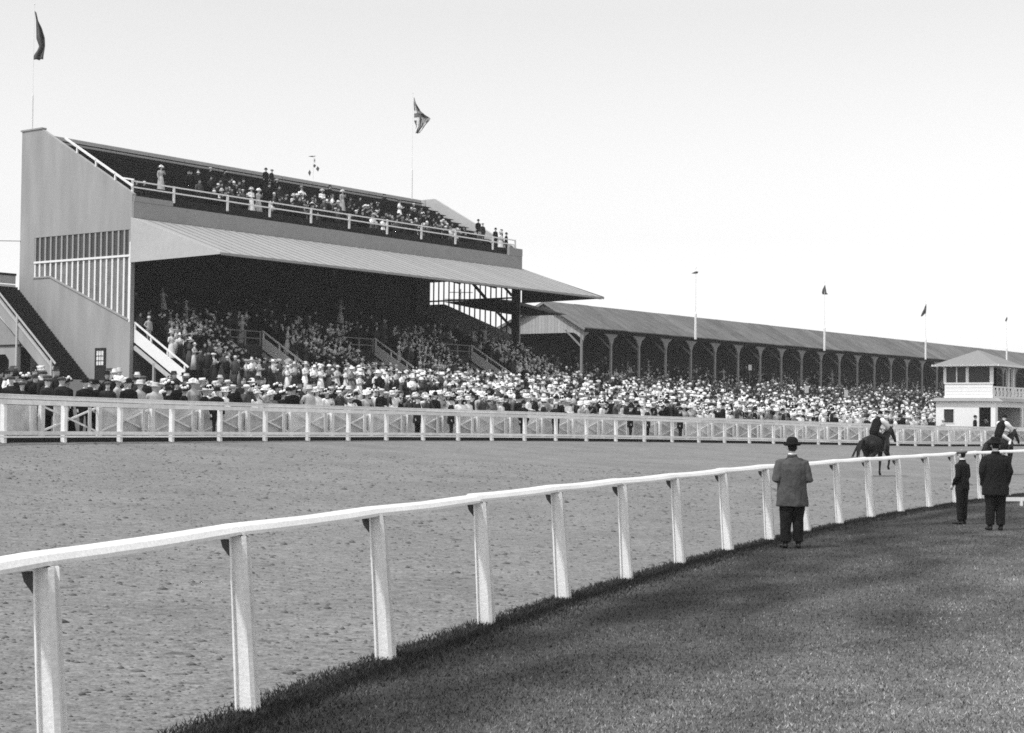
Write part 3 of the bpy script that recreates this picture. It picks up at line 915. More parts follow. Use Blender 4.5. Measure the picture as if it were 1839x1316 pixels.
def wrinkle(me, amp, freq, seed=0.0):
    n = len(me.vertices)
    co, no = np.zeros(n * 3), np.zeros(n * 3)
    me.vertices.foreach_get('co', co)
    me.vertices.foreach_get('normal', no)
    co, no = co.reshape(n, 3), no.reshape(n, 3)
    d = np.zeros(n)
    for i, (x, y, z) in enumerate(co * freq):
        d[i] = mnoise.noise(Vector((x + seed, y, z * .6))) + .5 * mnoise.noise(Vector((x * 2.1, y * 2.1 + seed, z * 1.4)))
    me.vertices.foreach_set('co', (co + no * (d * amp)[:, None]).ravel())
    me.update()

def hat_mesh(kind, m, m2=None, n=18):
    mb = MB()
    if kind == 'bowler':
        pr = [(.085, -.004), (.13, -.012), (.152, .006), (.150, .016), (.128, .002), (.099, .008), (.101, .05), (.096, .085), (.075, .115), (.04, .13), (.008, .133)]
    elif kind == 'boater':
        pr = [(.08, -.004), (.175, -.004), (.175, .008), (.104, .008), (.104, .09), (.098, .096), (.008, .097)]
    elif kind == 'fedora':
        pr = [(.08, -.004), (.165, -.014), (.172, -.004), (.103, .012), (.102, .06), (.09, .11), (.06, .122), (.008, .105)]
    elif kind == 'wide':
        pr = [(.08, 0), (.16, -.012), (.225, .012), (.222, .026), (.16, .012), (.125, .02), (.135, .08), (.125, .14), (.085, .17), (.008, .175)]
    elif kind == 'cap':
        pr = [(.075, -.015), (.098, -.01), (.122, .02), (.118, .045), (.09, .062), (.05, .07), (.008, .072)]
    elif kind == 'jockey':
        pr = [(.08, -.02), (.097, -.015), (.100, .03), (.09, .07), (.06, .1), (.008, .112)]
    tilt = {'wide': .16, 'cap': -.08}.get(kind, 0)
    mb.loft([(0, 0, z, a * (.92 if kind not in ('wide',) else 1), a * 1.08 if kind != 'wide' else a * .95) for a, z in pr], n)
    if kind == 'boater':
        mb.loft([(0, 0, .009, .0975, .1145), (0, 0, .036, .0975, .1145)], n, 1)
    if kind == 'wide':
        for k in range(7):
            t = k * .9
            mb.ball((.12 * math.cos(t), .11 * math.sin(t), .07 + .03 * (k % 3)), .06, .06, .055, 7, 1)
        mb.v = [(x + .015 * math.sin(7 * y), y, z + tilt * x * .5 + .018 * math.sin(3 * math.atan2(y, x)) * math.hypot(x, y) / .27) for x, y, z in mb.v]
    if kind in ('cap', 'jockey'):
        mb.tube([(-.05, -.10, -.004), (0, -.155, -.018), (.05, -.10, -.004)], [.022, .026, .022], 8, squash=((0, 0, 1), .35))
    return mb.mesh('hat', [m, m2 or m], smooth=True)

HAT_Z = 1.655
ARMS = {
    'side': (((-.245, .02, 1.12), (-.235, -.05, .88)), ((.245, .02, 1.12), (.235, -.05, .88))),
    'front': (((-.25, .0, 1.13), (-.07, -.22, 1.10)), ((.25, .0, 1.13), (.07, -.22, 1.08))),
    'glass': (((-.27, -.16, 1.22), (-.07, -.17, 1.54)), ((.27, -.16, 1.22), (.07, -.17, 1.54))),
    'one': (((-.245, .02, 1.12), (-.235, -.05, .88)), ((.27, -.10, 1.20), (.10, -.25, 1.36))),
    'hip': (((-.31, .08, 1.14), (-.19, -.05, .98)), ((.245, .02, 1.12), (.235, -.05, .88))),
}
KINDS = {}
def make_kind(key, woman, arms, coat, cm, low, hat, hm, hm2=None, sit=False):
    A = ARMS[arms]
    body = remesh(figure(A, sit), .026, 1, .42)
    hz = -.43 if sit else 0
    paint(body, [M['skin'], M[low], M['leather']], lambda c: np.where(c[:, 2] > 1.46 + hz, 0, np.where(c[:, 2] < .085, 2, np.where((np.abs(c[:, 0]) > .2) | (c[:, 1] < -.16 if not sit else c[:, 2] > 5), np.where(c[:, 2] > .78 + hz, 0, 1), 1))))
    g = remesh(garment('dress' if woman else coat, A, sit), .03, 1, .45)
    g.materials.clear()
    g.materials.append(M[cm])
    if woman and low != cm:                                   # blouse over a skirt of another cloth
        paint(g, [M[cm], M[low]], lambda c: np.where(c[:, 2] < 1.03 + hz, 1, 0))
    KINDS[key] = (body, 'dress' if woman else 'coat', g, hat_mesh(hat, M[hm], M[hm2] if hm2 else None, 14), hz)
make_kind('man_bowler', 0, 'side', 'coat', 'black', 'char', 'bowler', 'black')
make_kind('man_dark_boater', 0, 'front', 'jacket', 'black', 'char', 'boater', 'straw', 'black')
make_kind('man_grey_boater', 0, 'glass', 'jacket', 'grey', 'grey', 'boater', 'white', 'black')
make_kind('man_cap', 0, 'side', 'coat', 'char', 'black', 'cap', 'grey')
make_kind('man_light', 0, 'hip', 'jacket', 'light', 'light', 'fedora', 'straw')
make_kind('woman_white', 1, 'front', 'dress', 'white', 'white', 'wide', 'white', 'light')
make_kind('woman_blouse', 1, 'one', 'dress', 'white', 'char', 'wide', 'white', 'black')
make_kind('woman_grey', 1, 'front', 'dress', 'mid', 'mid', 'wide', 'straw', 'white')
make_kind('woman_dark', 1, 'side', 'dress', 'black', 'black', 'wide', 'black', 'white')
make_kind('woman_pale', 1, 'one', 'dress', 'light', 'light', 'wide', 'white', 'white')
make_kind('man_sit', 0, 'front', 'jacket', 'black', 'char', 'boater', 'straw', 'black', sit=True)
make_kind('man_sit_bowler', 0, 'glass', 'jacket', 'char', 'char', 'bowler', 'black', sit=True)
make_kind('woman_sit', 1, 'front', 'dress', 'white', 'grey', 'wide', 'white', 'light', sit=True)
LOOK = {
    'man_bowler': 'man in black bowler and coat', 'man_dark_boater': 'man in straw boater',
    'man_grey_boater': 'man in grey with white boater', 'man_cap': 'man in flat cap',
    'man_light': 'man in light suit', 'woman_white': 'woman all in white',
    'woman_blouse': 'woman in white blouse', 'woman_grey': 'woman in grey dress',
    'woman_dark': 'woman all in black', 'woman_pale': 'woman in pale dress',
    'man_sit': 'seated man in boater', 'man_sit_bowler': 'seated man in bowler',
    'woman_sit': 'seated woman in white',
}
N_PEOPLE = 0
def person(kind, loc, rz, label, group, scale=1.0):
    global N_PEOPLE
    N_PEOPLE += 1
    body, gname, g, h, hz = KINDS[kind]
    t = thing('person', label, 'person', loc, rz, group)
    t.scale = (scale, scale, scale)
    link('body', body, t)
    link(gname, g, t)
    o = link('hat', h, t, (0, .0, HAT_Z + hz), random.uniform(-.5, .5))
    o.rotation_euler.x = random.uniform(-.12, .10)
    o.rotation_euler.y = random.uniform(-.12, .12)
    return t
def face(v):
    return math.atan2(v.x, -v.y)
FACE = face(NN)
ORD = ['first', 'second', 'third', 'fourth', 'fifth', 'sixth', 'seventh', 'eighth', 'ninth', 'tenth', 'eleventh', 'twelfth',
       'thirteenth', 'fourteenth', 'fifteenth', 'sixteenth', 'seventeenth', 'eighteenth', 'nineteenth', 'twentieth', 'twenty-first',
       'twenty-second', 'twenty-third', 'twenty-fourth', 'twenty-fifth', 'twenty-sixth', 'twenty-seventh', 'twenty-eighth',
       'twenty-ninth', 'thirtieth', 'thirty-first', 'thirty-second', 'thirty-third']
W_DARK = (['man_bowler'] * 7 + ['man_cap'] * 5 + ['man_dark_boater'] + ['woman_dark'] * 2)
W_MIX = (['woman_white'] * 5 + ['woman_blouse'] * 3 + ['woman_grey'] * 2 + ['woman_pale'] * 3 + ['man_dark_boater'] * 3 +
         ['man_grey_boater'] * 2 + ['man_bowler'] * 3 + ['man_light'] + ['woman_dark'] * 2 + ['man_cap'])
GF = 'spectators at the white fence'
# between the two lines of the fence
for bay, u, kind in ((9, .12, 'man_cap'), (10, .08, 'man_bowler'), (12, .25, 'man_bowler'), (13, .28, 'man_dark_boater'), (15, .8, 'man_bowler'),
                     (16, .4, 'man_cap'), (17, .6, 'man_bowler'), (4, .2, 'man_bowler')):
    k = bay + 2
    q = FEN[k].lerp(FEN[k + 1], u) + fnorm(k) * .5
    person(kind, (q.x, q.y, q.z), FACE + random.uniform(-.5, .5), '%s between the two fence lines at the %s white panel' % (LOOK[kind], ORD[bay]), GF, 1.0)
# two rows of spectators behind the fence
PLACE = ['left end', 'middle', 'right end', 'far right']
for bay in range(0, 31):
    k = bay + 2
    for row, wd in enumerate((1.55, 2.35)):
        cnt = 4 if bay < 24 else 3
        used = set()
        for j in range(cnt):
            kind = random.choice(W_DARK if (bay < 3) else W_MIX)
            if bay == 1 and row == 0:
                kind = random.choice(['man_bowler', 'man_cap'])
            if bay in (16, 17, 6) and row == 0 and random.random() < .5:
                kind = random.choice(W_DARK)
            u = (j + .5 + random.uniform(-.28, .28)) / cnt
            q = FEN[k].lerp(FEN[k + 1], u) + fnorm(k) * (wd + random.uniform(-.2, .25))
            z = zat(B_LAWN, q.x, q.y, q.z)
            lab = '%s, %s row, %s of the %s white fence panel' % (LOOK[kind], 'front' if row == 0 else 'second', PLACE[j], ORD[bay])
            sc = random.uniform(.93, 1.06) * (.97 if kind.startswith('woman') else 1.02)
            person(kind, (q.x, q.y, z), FACE + random.uniform(-.6, .6), lab, GF, sc)
# roof terrace
ROOFP = [(5.55, 3.85, 1.72), (1.29, 1.03, 1.3), (1.94, 1.23, 1.3), (10.75, 5.81, 1.3), (9.8, 2.17, 1.3), (10.3, 1.69, 1.3), (12.55, 1.5, 1.7),
         (13.3, 1.6, 1.65), (20.09, 8.2, 1.78), (20.75, 7.8, 1.72), (20.6, 6.8, 1.3), (18.05, 3.36, 1.3), (18.88, 3.29, 1.3), (19.38, 3.01, 1.3),
         (19.2, 2.12, 1.3), (25.57, 6.64, 1.75), (26.1, 5.63, 1.66), (24.82, 6.42, 1.3), (21.68, 1.54, 1.3), (22.47, 1.33, 1.3), (27.27, 4.47, 1.7),
         (26.97, 3.71, 1.3), (26.16, 2.09, 1.3), (27.45, 2.64, 1.3), (28.81, 3.0, 1.3), (28.28, 1.88, 1.3), (30.52, 3.22, 1.3), (29.01, 1.21, 1.7),
         (30.08, 1.45, 1.7), (35.3, 5.16, 1.3), (33.08, 2.38, 1.6), (33.8, 2.43, 1.6), (34.6, 2.2, 1.3), (36.2, 2.64, 1.3), (36.9, 1.99, 1.3),
         (41.7, 3.47, 1.75), (41.2, 2.82, 1.7), (41.9, 2.2, 1.7), (41.5, 1.2, 1.7), (42.3, .95, 1.75), (42.75, 1.5, 1.6), (20.54, 4.61, 1.3),
         (22.06, 4.52, 1.3), (35.2, 1.1, 1.3), (25.05, 2.87, 1.3), (12.87, 3.39, 1.3), (13.58, 7.15, 1.3), (15.05, 7.63, 1.3)]
RK = {0: 'woman_pale', 6: 'woman_white', 7: 'woman_pale', 8: 'man_bowler', 9: 'man_cap', 15: 'man_bowler', 16: 'woman_pale', 20: 'man_bowler',
      27: 'man_cap', 28: 'man_grey_boater', 30: 'woman_dark', 31: 'man_bowler', 35: 'man_bowler', 36: 'man_cap', 37: 'man_bowler', 38: 'woman_white', 39: 'man_bowler', 40: 'man_cap'}
rowname = lambda t: ['lowest', 'second', 'third', 'fourth', 'fifth', 'sixth', 'seventh', 'eighth', 'ninth', 'tenth'][min(9, max(0, int((t - .6) / .88)))]
bays_used = {}
for i, (s, t, h) in enumerate(ROOFP):
    kind = RK.get(i) or random.choice(['man_sit', 'man_sit', 'man_sit_bowler', 'man_sit_bowler', 'woman_sit'])
    tier = min(11, max(0, int((t - .6) / .88)))
    z = 16.3 + .42 * tier
    bay = sum(1 for x in rp if x <= s)
    key = (bay, tier)
    bays_used[key] = bays_used.get(key, 0) + 1
    pos = '' if bays_used[key] == 1 else ', %s there' % ORD[bays_used[key] - 1]
    q = L(s, .6 + tier * .88 + (.5 if 'sit' in kind else .35), z)
    person(kind, q, FACE + random.uniform(-.4, .4), '%s, %s roof step above railing bay %s%s' % (LOOK[kind].replace('seated ', 'seated '), rowname(t), ['one', 'two', 'three', 'four', 'five', 'six', 'seven', 'eight', 'nine', 'ten', 'eleven'][max(0, bay - 1)], pos), 'people on the roof terrace')
# on the first front stair
for i, (s, u, kind, lab) in enumerate(((1.6, .46, 'woman_white', 'woman in white going up beside the white stair balustrade'),
                                       (1.2, .10, 'man_light', 'man in light suit at the top of the white stair'),
                                       (2.6, .05, 'man_cap', 'man in flat cap second from left at the stair top'),
                                       (4.3, .30, 'woman_blouse', 'woman in white blouse halfway up the first front stair'),
                                       (5.5, .33, 'woman_pale', 'woman in pale dress right of centre on the first front stair'),
                                       (2.9, .62, 'man_bowler', 'man in bowler low on the first front stair'))):
    i_ = int(u * 17)
    q = L(s, -.02 - (i_ + .5) * 5 / 17, 7.05 - (i_ + 1) * 3.05 / 17)
    person(kind, q, FACE + (math.pi if i == 0 else random.uniform(-.5, .5)), lab, 'people on the front stairs')
# a bright figure among the dark coats at the left
q = L(-32.9, -34.0)
person('woman_white', (q.x, q.y, zat(B_LAWN, q.x, q.y, 2.0) + .1), FACE + .2, 'woman all in white among dark-coated men near the foot of the side stair', GF, 1.06)
# by the tower
q = Vector(FEN[34]) + fnorm(34) * .55
person('man_bowler', L(36.2, -43.4, zat(B_LAWN, *L(36.2, -43.4).xy)), FACE + .3, "man in black standing alone before the tower's white wall", GF)
for i, (s, t_, kind) in enumerate(((38.2, -43.9, 'man_bowler'), (39.0, -43.7, 'woman_white'), (39.9, -43.9, 'man_dark_boater'), (41.0, -43.8, 'man_cap'), (38.6, -43.2, 'man_grey_boater'), (40.4, -43.1, 'woman_grey'))):
    person(kind, L(s, t_, .45), FACE + random.uniform(-.4, .4), "%s in the tower's open ground floor, %s from left" % (LOOK[kind], ORD[i]), "people in the tower doorway")

# ------------------------------------------------------------------ the three men on the near grass
def hero(name_label, loc, rz, arms, gkind, gmat, legm, hat, hatm, height, spread, hands=True, slim=1.0, stride=0.0, collar=True, seed=0.0, headturn=0.0):
    t = thing('person', name_label, 'person', loc, rz)
    me = remesh(figure(arms, fine=True, spread=spread, slim=slim, stride=stride), .0085, 4)
    wrs = [Vector(a[1]) for a in arms]
    def slot(c):
        sk = (c[:, 2] > 1.475)
        hr = sk & (c[:, 2] > 1.555) & (c[:, 1] > .015) & (np.abs(c[:, 0]) < .074)
        hd = np.zeros(len(c), bool)
        for (el, wr) in arms:
            el, wr = np.array(el), np.array(wr)
            d = (wr - el) / np.linalg.norm(wr - el)
            hd |= (np.linalg.norm(c - (wr + d * .07), axis=1) < .125) & (((c - wr) @ d) > -.03)
        return np.where(hr, 2, np.where(sk | hd, 0, np.where(c[:, 2] < .10, 3, 1)))
    paint(me, [M['skin'], M[legm], M['hair'], M['leather']], slot)
    link('body', me, t)
    # trousers fuller than the leg
    mb = MB()
    for s in (-1, 1):
        fx, fy = s * spread, s * stride
        mb.tube([(s * .085, .01, .98), (s * .1, .005, .80), (.5 * (s * .092 + fx), fy * .4, .48), (fx, fy + .005, .11)], [.115 * slim, .118 * slim, .094 * slim, .082 * slim], 14, cap=False)
    tr = remesh(mb, .012, 3)
    tr.materials.append(M[legm])
    wrinkle(tr, .012, 8, seed)
    link('trousers', tr, t)
    g = remesh(garment(gkind, arms, slim=slim), .0105, 3)
    g.materials.clear()
    g.materials.append(M[gmat])
    wrinkle(g, .015, 6, seed + 3)
    wrinkle(g, .007, 15, seed + 5)
    co = link('coat', g, t)
    cb = MB()
    cb.loft([(0, .012, 1.45, .088, .085), (0, .014, 1.50, .074, .074), (0, .014, 1.505, .070, .070), (0, .012, 1.46, .078, .078)], 16)
    cl = cb.build('coat_collar', M[gmat], co, True)
    if collar:
        MB().loft([(0, .008, 1.495, .068, .068), (0, .006, 1.522, .062, .062), (0, .006, 1.522, .056, .056), (0, .008, 1.495, .06, .06)], 16).build('shirt_collar', M['white'], t, True)
    if gkind == 'boxy':                                       # centre seam and vent on the back
        sm = MB()
        sm.beam((0, .168, .70), (0, .160, 1.0), .006, .012, (0, 1, 0))
        sm.build('back_vent', M['char'], co)
    for s in (-1, 1):
        for k in (.026,):
            MB().ball((s * .03, -.098, 1.640), .012, .008, .009, 6).build('eye', M['leather'], t)
    h = link('hat', hat_mesh(hat, M[hatm], M['black'], 28), t, (0, 0, HAT_Z))
    h.rotation_euler.x = .05
    k = height / 1.79
    t.scale = (k, k, k)
    return t
PK = (((-.262, .05, 1.10), (-.14, -.20, 1.04)), ((.268, .04, 1.11), (.12, -.22, 1.06)))
hero('man in bowler, grey coat and black trousers standing with his back turned at the rail', (4.36, 25.51, 0), face(Vector((-.10, 1, 0))), PK, 'boxy', 'coat', 'serge', 'bowler', 'black', 1.735, .105, seed=1.7)
PK2 = (((-.262, .05, 1.11), (-.215, -.03, .87)), ((.258, .03, 1.11), (.235, -.05, .87)))
hero('man in dark suit and dark felt hat standing beyond the boy, back turned', (8.90, 30.22, 0), face(Vector((-.02, 1, 0))), PK2, 'boxy', 'serge', 'serge', 'fedora', 'black', 1.735, .10, seed=6.1)
BK = (((-.235, .01, 1.12), (-.245, -.08, .90)), ((.235, .04, 1.12), (.20, -.10, .92)))
hero('boy in flat cap and dark jacket standing between the two men', (8.75, 31.92, 0), face(Vector((-.75, .8, 0))), BK, 'jacket', 'serge', 'serge', 'cap', 'mid', 1.50, .075, slim=.88, seed=9.3)

# ------------------------------------------------------------------ horses and riders
def horse_mesh(gait):
    mb = MB()
    mb.tube([(-.70, 0, 1.25), (-.45, 0, 1.24), (-.1, 0, 1.20), (.25, 0, 1.20), (.55, 0, 1.25)], [.24, .30, .30, .31, .25], 14, squash=((0, 1, 0), .82))
    mb.tube([(.50, 0, 1.30), (.78, 0, 1.58), (.98, 0, 1.74), (1.06, 0, 1.74)], [.25, .165, .115, .10], 12, squash=((0, 1, 0), .62))
    mb.tube([(1.02, 0, 1.75), (1.16, 0, 1.60), (1.30, 0, 1.40), (1.36, 0, 1.30)], [.105, .10, .066, .058], 10, squash=((0, 1, 0), .75))
    for s in (-1, 1):
        mb.tube([(1.02, s * .055, 1.82), (1.05, s * .075, 1.94)], [.03, .012], 6)
    f1, f2, h1, h2 = gait
    for s, (kx, kz, hx, hz_) in ((-1, f1), (1, f2)):
        mb.tube([(.46, s * .13, 1.12), (.50, s * .14, .88), (kx, s * .13, kz), ((kx + hx) / 2, s * .13, (kz + hz_) / 2), (hx, s * .13, hz_ + .12), (hx + .05, s * .13, hz_ + .05)],
                [.15, .105, .058, .040, .042, .052], 9)
    for s, (kx, kz, hx, hz_) in ((-1, h1), (1, h2)):
        mb.tube([(-.58, s * .13, 1.18), (-.42, s * .15, .88), (kx, s * .14, kz), ((kx + hx) / 2, s * .14, (kz + hz_) / 2), (hx, s * .14, hz_ + .12), (hx + .05, s * .14, hz_ + .05)],
                [.22, .15, .062, .042, .044, .054], 9)
    return remesh(mb, .02, 3)
GAIT = [((.72, .66, .62, .22), (.48, .58, .44, 0), (-.84, .55, -1.0, .06), (-.50, .52, -.42, 0)),
        ((.50, .58, .46, 0), (.80, .70, .78, .30), (-.50, .52, -.46, 0), (-.82, .56, -.92, .10))]
def make_horse(gait, loc, rz, label):
    t = thing('horse', label, 'horse', loc, rz, 'horses cantering on the track')
    me = horse_mesh(gait)
    paint(me, [M['horse'], M['leather']], lambda c: np.where(c[:, 2] < .07, 1, 0))
    link('body', me, t)
    t.scale = (.90, .90, .90)
    tb = MB()
    for k in range(9):
        y = random.uniform(-.05, .05)
        tb.tube([(-.92, y * .4, 1.36), (-1.08, y, 1.28), (-1.22 - .1 * random.random(), y * 2.2, 1.0), (-1.30 - .2 * random.random(), y * 3, .72)], [.035, .045, .035, .012], 6)
    tb.build('tail', M['hair'], t, True)
    mn = MB()
    for k in range(12):
        u = k / 11
        c = Vector((.52, 0, 1.58)).lerp(Vector((1.02, 0, 1.86)), u)
        mn.tube([c, c + Vector((-.06, .06, -.06)), c + Vector((-.08, .10, -.18))], [.03, .028, .01], 5)
    mn.build('mane', M['hair'], t, True)
    MB().tube([(-.38, 0, 1.235), (.12, 0, 1.225)], [.312, .318], 16, cap=False, squash=((0, 1, 0), .84)).build('saddle_cloth', M['char'], t, True)
    MB().tube([(-.30, 0, 1.52), (-.1, 0, 1.525), (.10, 0, 1.56)], [.10, .09, .05], 10, squash=((0, 0, 1), .4)).build('saddle', M['leather'], t, True)
    rn = MB()
    for s in (-1, 1):
        rn.tube([(1.30, s * .06, 1.38), (.85, s * .13, 1.62), (.42, s * .06, 1.72)], [.010, .010, .010], 5)
    rn.build('reins', M['leather'], t)
    return t
def make_rider(loc, rz, label, jacket, breech):
    t = thing('person', label, 'person', loc, rz, 'riders on the horses')
    arms = (((.32, -.30, 1.88), (.56, -.10, 1.78)), ((.32, .30, 1.88), (.56, .10, 1.78)))
    mb = MB()
    mb.tube([(-.16, 0, 1.66), (-.06, 0, 1.84), (.08, 0, 2.04), (.15, 0, 2.14)], [.14, .135, .155, .11], 12)
    for s in (-1, 1):
        mb.tube([(-.13, s * .10, 1.62), (.20, s * .30, 1.40), (.02, s * .34, 1.02), (.0, s * .345, .93)], [.10, .07, .05, .045], 9)
        mb.tube([(-.02, s * .35, .90), (.16, s * .35, .88)], [.04, .032], 7)
    for s, (el, wr) in zip((-1, 1), arms):
        mb.tube([(.13, s * .12, 2.10), (.13, s * .19, 2.07), el, wr], [.06, .058, .045, .034], 8)
        d = (Vector(wr) - Vector(el)).normalized()
        hand(mb, wr, d, (0, 0, -1), (0, -s, 0), .012)
    mb.tube([(.16, 0, 2.12), (.23, 0, 2.24)], [.06, .055], 8)
    o = len(mb.v)
    hb = MB()
    head(hb, (0, 0, 0), True)
    mb.add([(.27 - y, x, z + 2.31) for x, y, z in hb.v], hb.f)
    me = remesh(mb, .013, 3)
    paint(me, [M['skin'], M[breech], M['leather'], M[jacket]], lambda c: np.where(c[:, 2] > 2.19, 0, np.where((c[:, 0] > .52) & (c[:, 2] > 1.6), 0, np.where(c[:, 2] < 1.25, 2, np.where(c[:, 2] < 1.72, 1, 3)))))
    link('body', me, t)
    jb = MB()
    jb.tube([(-.17, 0, 1.64), (-.08, 0, 1.84), (.06, 0, 2.04), (.13, 0, 2.13)], [.185, .17, .19, .12], 12)
    j = remesh(jb, .016, 3)
    j.materials.append(M[jacket])
    wrinkle(j, .01, 9)
    link('jacket', j, t)
    sb_ = MB()
    for s, (el, wr) in zip((-1, 1), arms):
        sb_.tube([(.13, s * .17, 2.08), el, Vector(el).lerp(Vector(wr), .85)], [.115, .095, .07], 9)
    sb_.build('sleeves', M['white'], t, True)
    t.scale = (.90, .90, .90)
    link('cap', hat_mesh('jockey', M['black'], None, 16), t, (.27, 0, 2.35), math.pi / 2)
    return t
HZ = [(12.35, 55.6, STROT - .12, 'dark horse stepping out along the track behind the near rail', 'rider in dark jacket with white sleeves on the leading dark horse', 'black', 'char'),
      (18.05, 60.6, STROT - .2, 'dark horse half hidden by the man in the dark suit', 'rider in black seen over the man in the dark suit', 'black', 'white'),
      (20.1, 62.6, STROT + .35, 'dark horse at the right edge of the picture beyond the rail', 'rider in dark jacket at the right edge beyond the rail', 'char', 'white')]
for i, (x, y, rz, hl, rl, jm, bm_) in enumerate(HZ):
    z = zat(B_TRACK, x, y)
    make_horse(GAIT[i % 2], (x, y, z), rz, hl)
    make_rider((x, y, z), rz, rl, jm, bm_)

# ------------------------------------------------------------------ the rest of the crowd: one mass of small figures
def low_figure(kind):
    mb = MB()                                                  # slots: 0 top cloth, 1 lower cloth, 2 hat, 3 skin, 4 hat trim
    if kind == 'man':
        mb.loft([(0, 0, z, a, b) for z, a, b in ((0, .13, .1), (.5, .15, .11), (.78, .2, .13))], 7, 1)
        mb.loft([(0, 0, z, a, b) for z, a, b in ((.74, .22, .15), (1.05, .19, .13), (1.33, .225, .13), (1.43, .12, .09), (1.5, .05, .05))], 8, 0)
    else:
        mb.loft([(0, 0, z, a, b) for z, a, b in ((0, .32, .32), (.6, .23, .23), (1.02, .13, .12))], 8, 1)
        mb.loft([(0, 0, z, a, b) for z, a, b in ((1.0, .14, .12), (1.26, .2, .15), (1.4, .15, .1), (1.5, .05, .05))], 8, 0)
    for s in (-1, 1):
        f = {'man': .05, 'woman': -.22, 'man2': -.2}.get(kind, 0)
        mb.tube([(s * .21, 0, 1.36), (s * .27, -.03 + f * .3, 1.12), (s * .16, -.08 + f, 1.0 + (.2 if f < -.1 else -.1))], [.065, .055, .045], 5, 0, cap=False)
    mb.loft([(0, -.01, z, a, b) for z, a, b in ((1.48, .05, .05), (1.55, .075, .085), (1.64, .08, .095), (1.72, .05, .06))], 7, 3)
    if kind == 'man':
        mb.loft([(0, 0, z, a, a) for z, a in ((1.655, .10), (1.65, .145), (1.665, .145), (1.67, .10), (1.75, .095), (1.765, .06))], 9, 2)
    else:
        mb.loft([(0, 0, z, a, a * .92) for z, a in ((1.66, .10), (1.655, .20), (1.68, .205), (1.685, .13), (1.77, .12), (1.80, .06))], 9, 2)
        mb.ball((.07, -.08, 1.72), .075, .07, .05, 6, 4)
        mb.ball((-.08, .02, 1.73), .07, .075, .05, 6, 4)
    vs = np.array(mb.v)
    tri, mi = [], []
    for q, m_ in zip(mb.f, mb.m):
        for i in range(1, len(q) - 1):
            tri.append((q[0], q[i], q[i + 1]))
            mi.append(m_)
    return vs, np.array(tri), np.array(mi)
LOWM, LOWW = low_figure('man'), low_figure('woman')
CM = ['black', 'char', 'grey', 'mid', 'light', 'white', 'straw', 'skin']
# every figure in the mass picks its cloths: slot -> material index
MEN = [(0, 1, 6, 7, 6), (0, 0, 0, 7, 0), (0, 1, 0, 7, 0), (1, 1, 1, 7, 1), (1, 1, 0, 7, 0), (2, 2, 4, 7, 5), (0, 0, 1, 7, 6), (2, 1, 0, 7, 6)]
WOM = [(5, 5, 5, 7, 1), (5, 1, 0, 7, 5), (5, 2, 3, 7, 0), (4, 4, 5, 7, 2), (3, 3, 1, 7, 5), (0, 0, 0, 7, 5), (2, 2, 5, 7, 0), (5, 5, 2, 7, 3), (0, 0, 0, 7, 1), (1, 1, 3, 7, 0), (2, 2, 0, 7, 3)]
WOMB = [(5, 5, 5, 7, 4), (5, 1, 5, 7, 0), (5, 2, 6, 7, 5), (4, 4, 5, 7, 2), (5, 5, 6, 7, 3), (3, 3, 5, 7, 5), (2, 2, 5, 7, 5), (5, 2, 0, 7, 5), (4, 1, 6, 7, 0)]
crowd_pts = []
def add_crowd(x, y, z, wom, bright=False):
    crowd_pts.append((x, y, z, wom, bright))
# lawn between the fence and the stands: small loose knots, thinner halfway up
def in_tower(s, t):
    return 35.2 < s < 45 and -47 < t < -39.5
for s in np.arange(-48, 128, .62):
    t = -41.5 if s < 40 else -40
    while t < -5.6:
        t += .62 if s < 60 else .8
        a, b = s + random.uniform(-.3, .3), t + random.uniform(-.3, .3)
        q = L(a, b)
        if -1 < a < 3.2 and b > -24:
            pr = -1
        elif a > 0 and b > -9.5 and any(s0 - 4.6 < a < s0 + .4 for s0 in STAIR_S):
            pr = -1
        elif a < 1.0:
            pr = .12 if b < -37 else -1
        elif a < LEN + 4 and b > -12:
            pr = .34
        else:
            pr = .27
        kn = mnoise.noise(Vector((a * .16, b * .16, 0)))
        if random.random() > pr + .62 * kn or in_tower(a, b):
            continue
        if q.x / max(q.y, 1) < -.36 or q.x / q.y > .36:
            continue
        # keep clear of the two individual rows
        if b < -38.5 and min((Vector((q.x, q.y, 0)) - Vector((f_.x, f_.y, 0))).length for f_ in FEN) < 3.2:
            continue
        z = zat(B_LAWN, q.x, q.y, None)
        if z is None:
            continue
        add_crowd(q.x, q.y, z, random.random() < (.04 if a < 0 else .62 if a < LEN else .52 - .014 * max(0, b + 40)), a > 1 and (a < LEN + 5 or b < -33))
# front stairs, decks and the seats under cover
for k, s0 in enumerate(STAIR_S):
    for i in range(1, 16):
        for s in np.arange(s0 + (2.2 if k == 0 else 1.5), s0 + SW - .3, .62):
            if random.random() < .78:
                q = L(s + random.uniform(-.15, .15), -.02 - (i + .5) * 5 / 17, 7.05 - (i + 1) * 3.05 / 17)
                add_crowd(q.x, q.y, q.z, random.random() < .50, random.random() < .7)
for s in np.arange(1, LEN - 1, .58):
    for i in range(10):
        if random.random() < (.62, .48, .32, .18, .10, .05, .03, .02, .01, .0)[i]:
            q = L(s + random.uniform(-.2, .2), .45 + i * .86, 7.05 + i * .335 - (.3 if random.random() < .6 else 0))
            add_crowd(q.x, q.y, q.z, random.random() < .40, random.random() < .5)
for s in np.arange(.6, 116, .60):
    for i in range(9):
        if random.random() < (.7, .6, .5, .4, .3, .2, .12, .08, .04)[i]:
            q = L(S2 + s + random.uniform(-.2, .2), .45 + i * .86, 4.3 + i * .34 - .25)
            add_crowd(q.x, q.y, q.z, random.random() < .42)
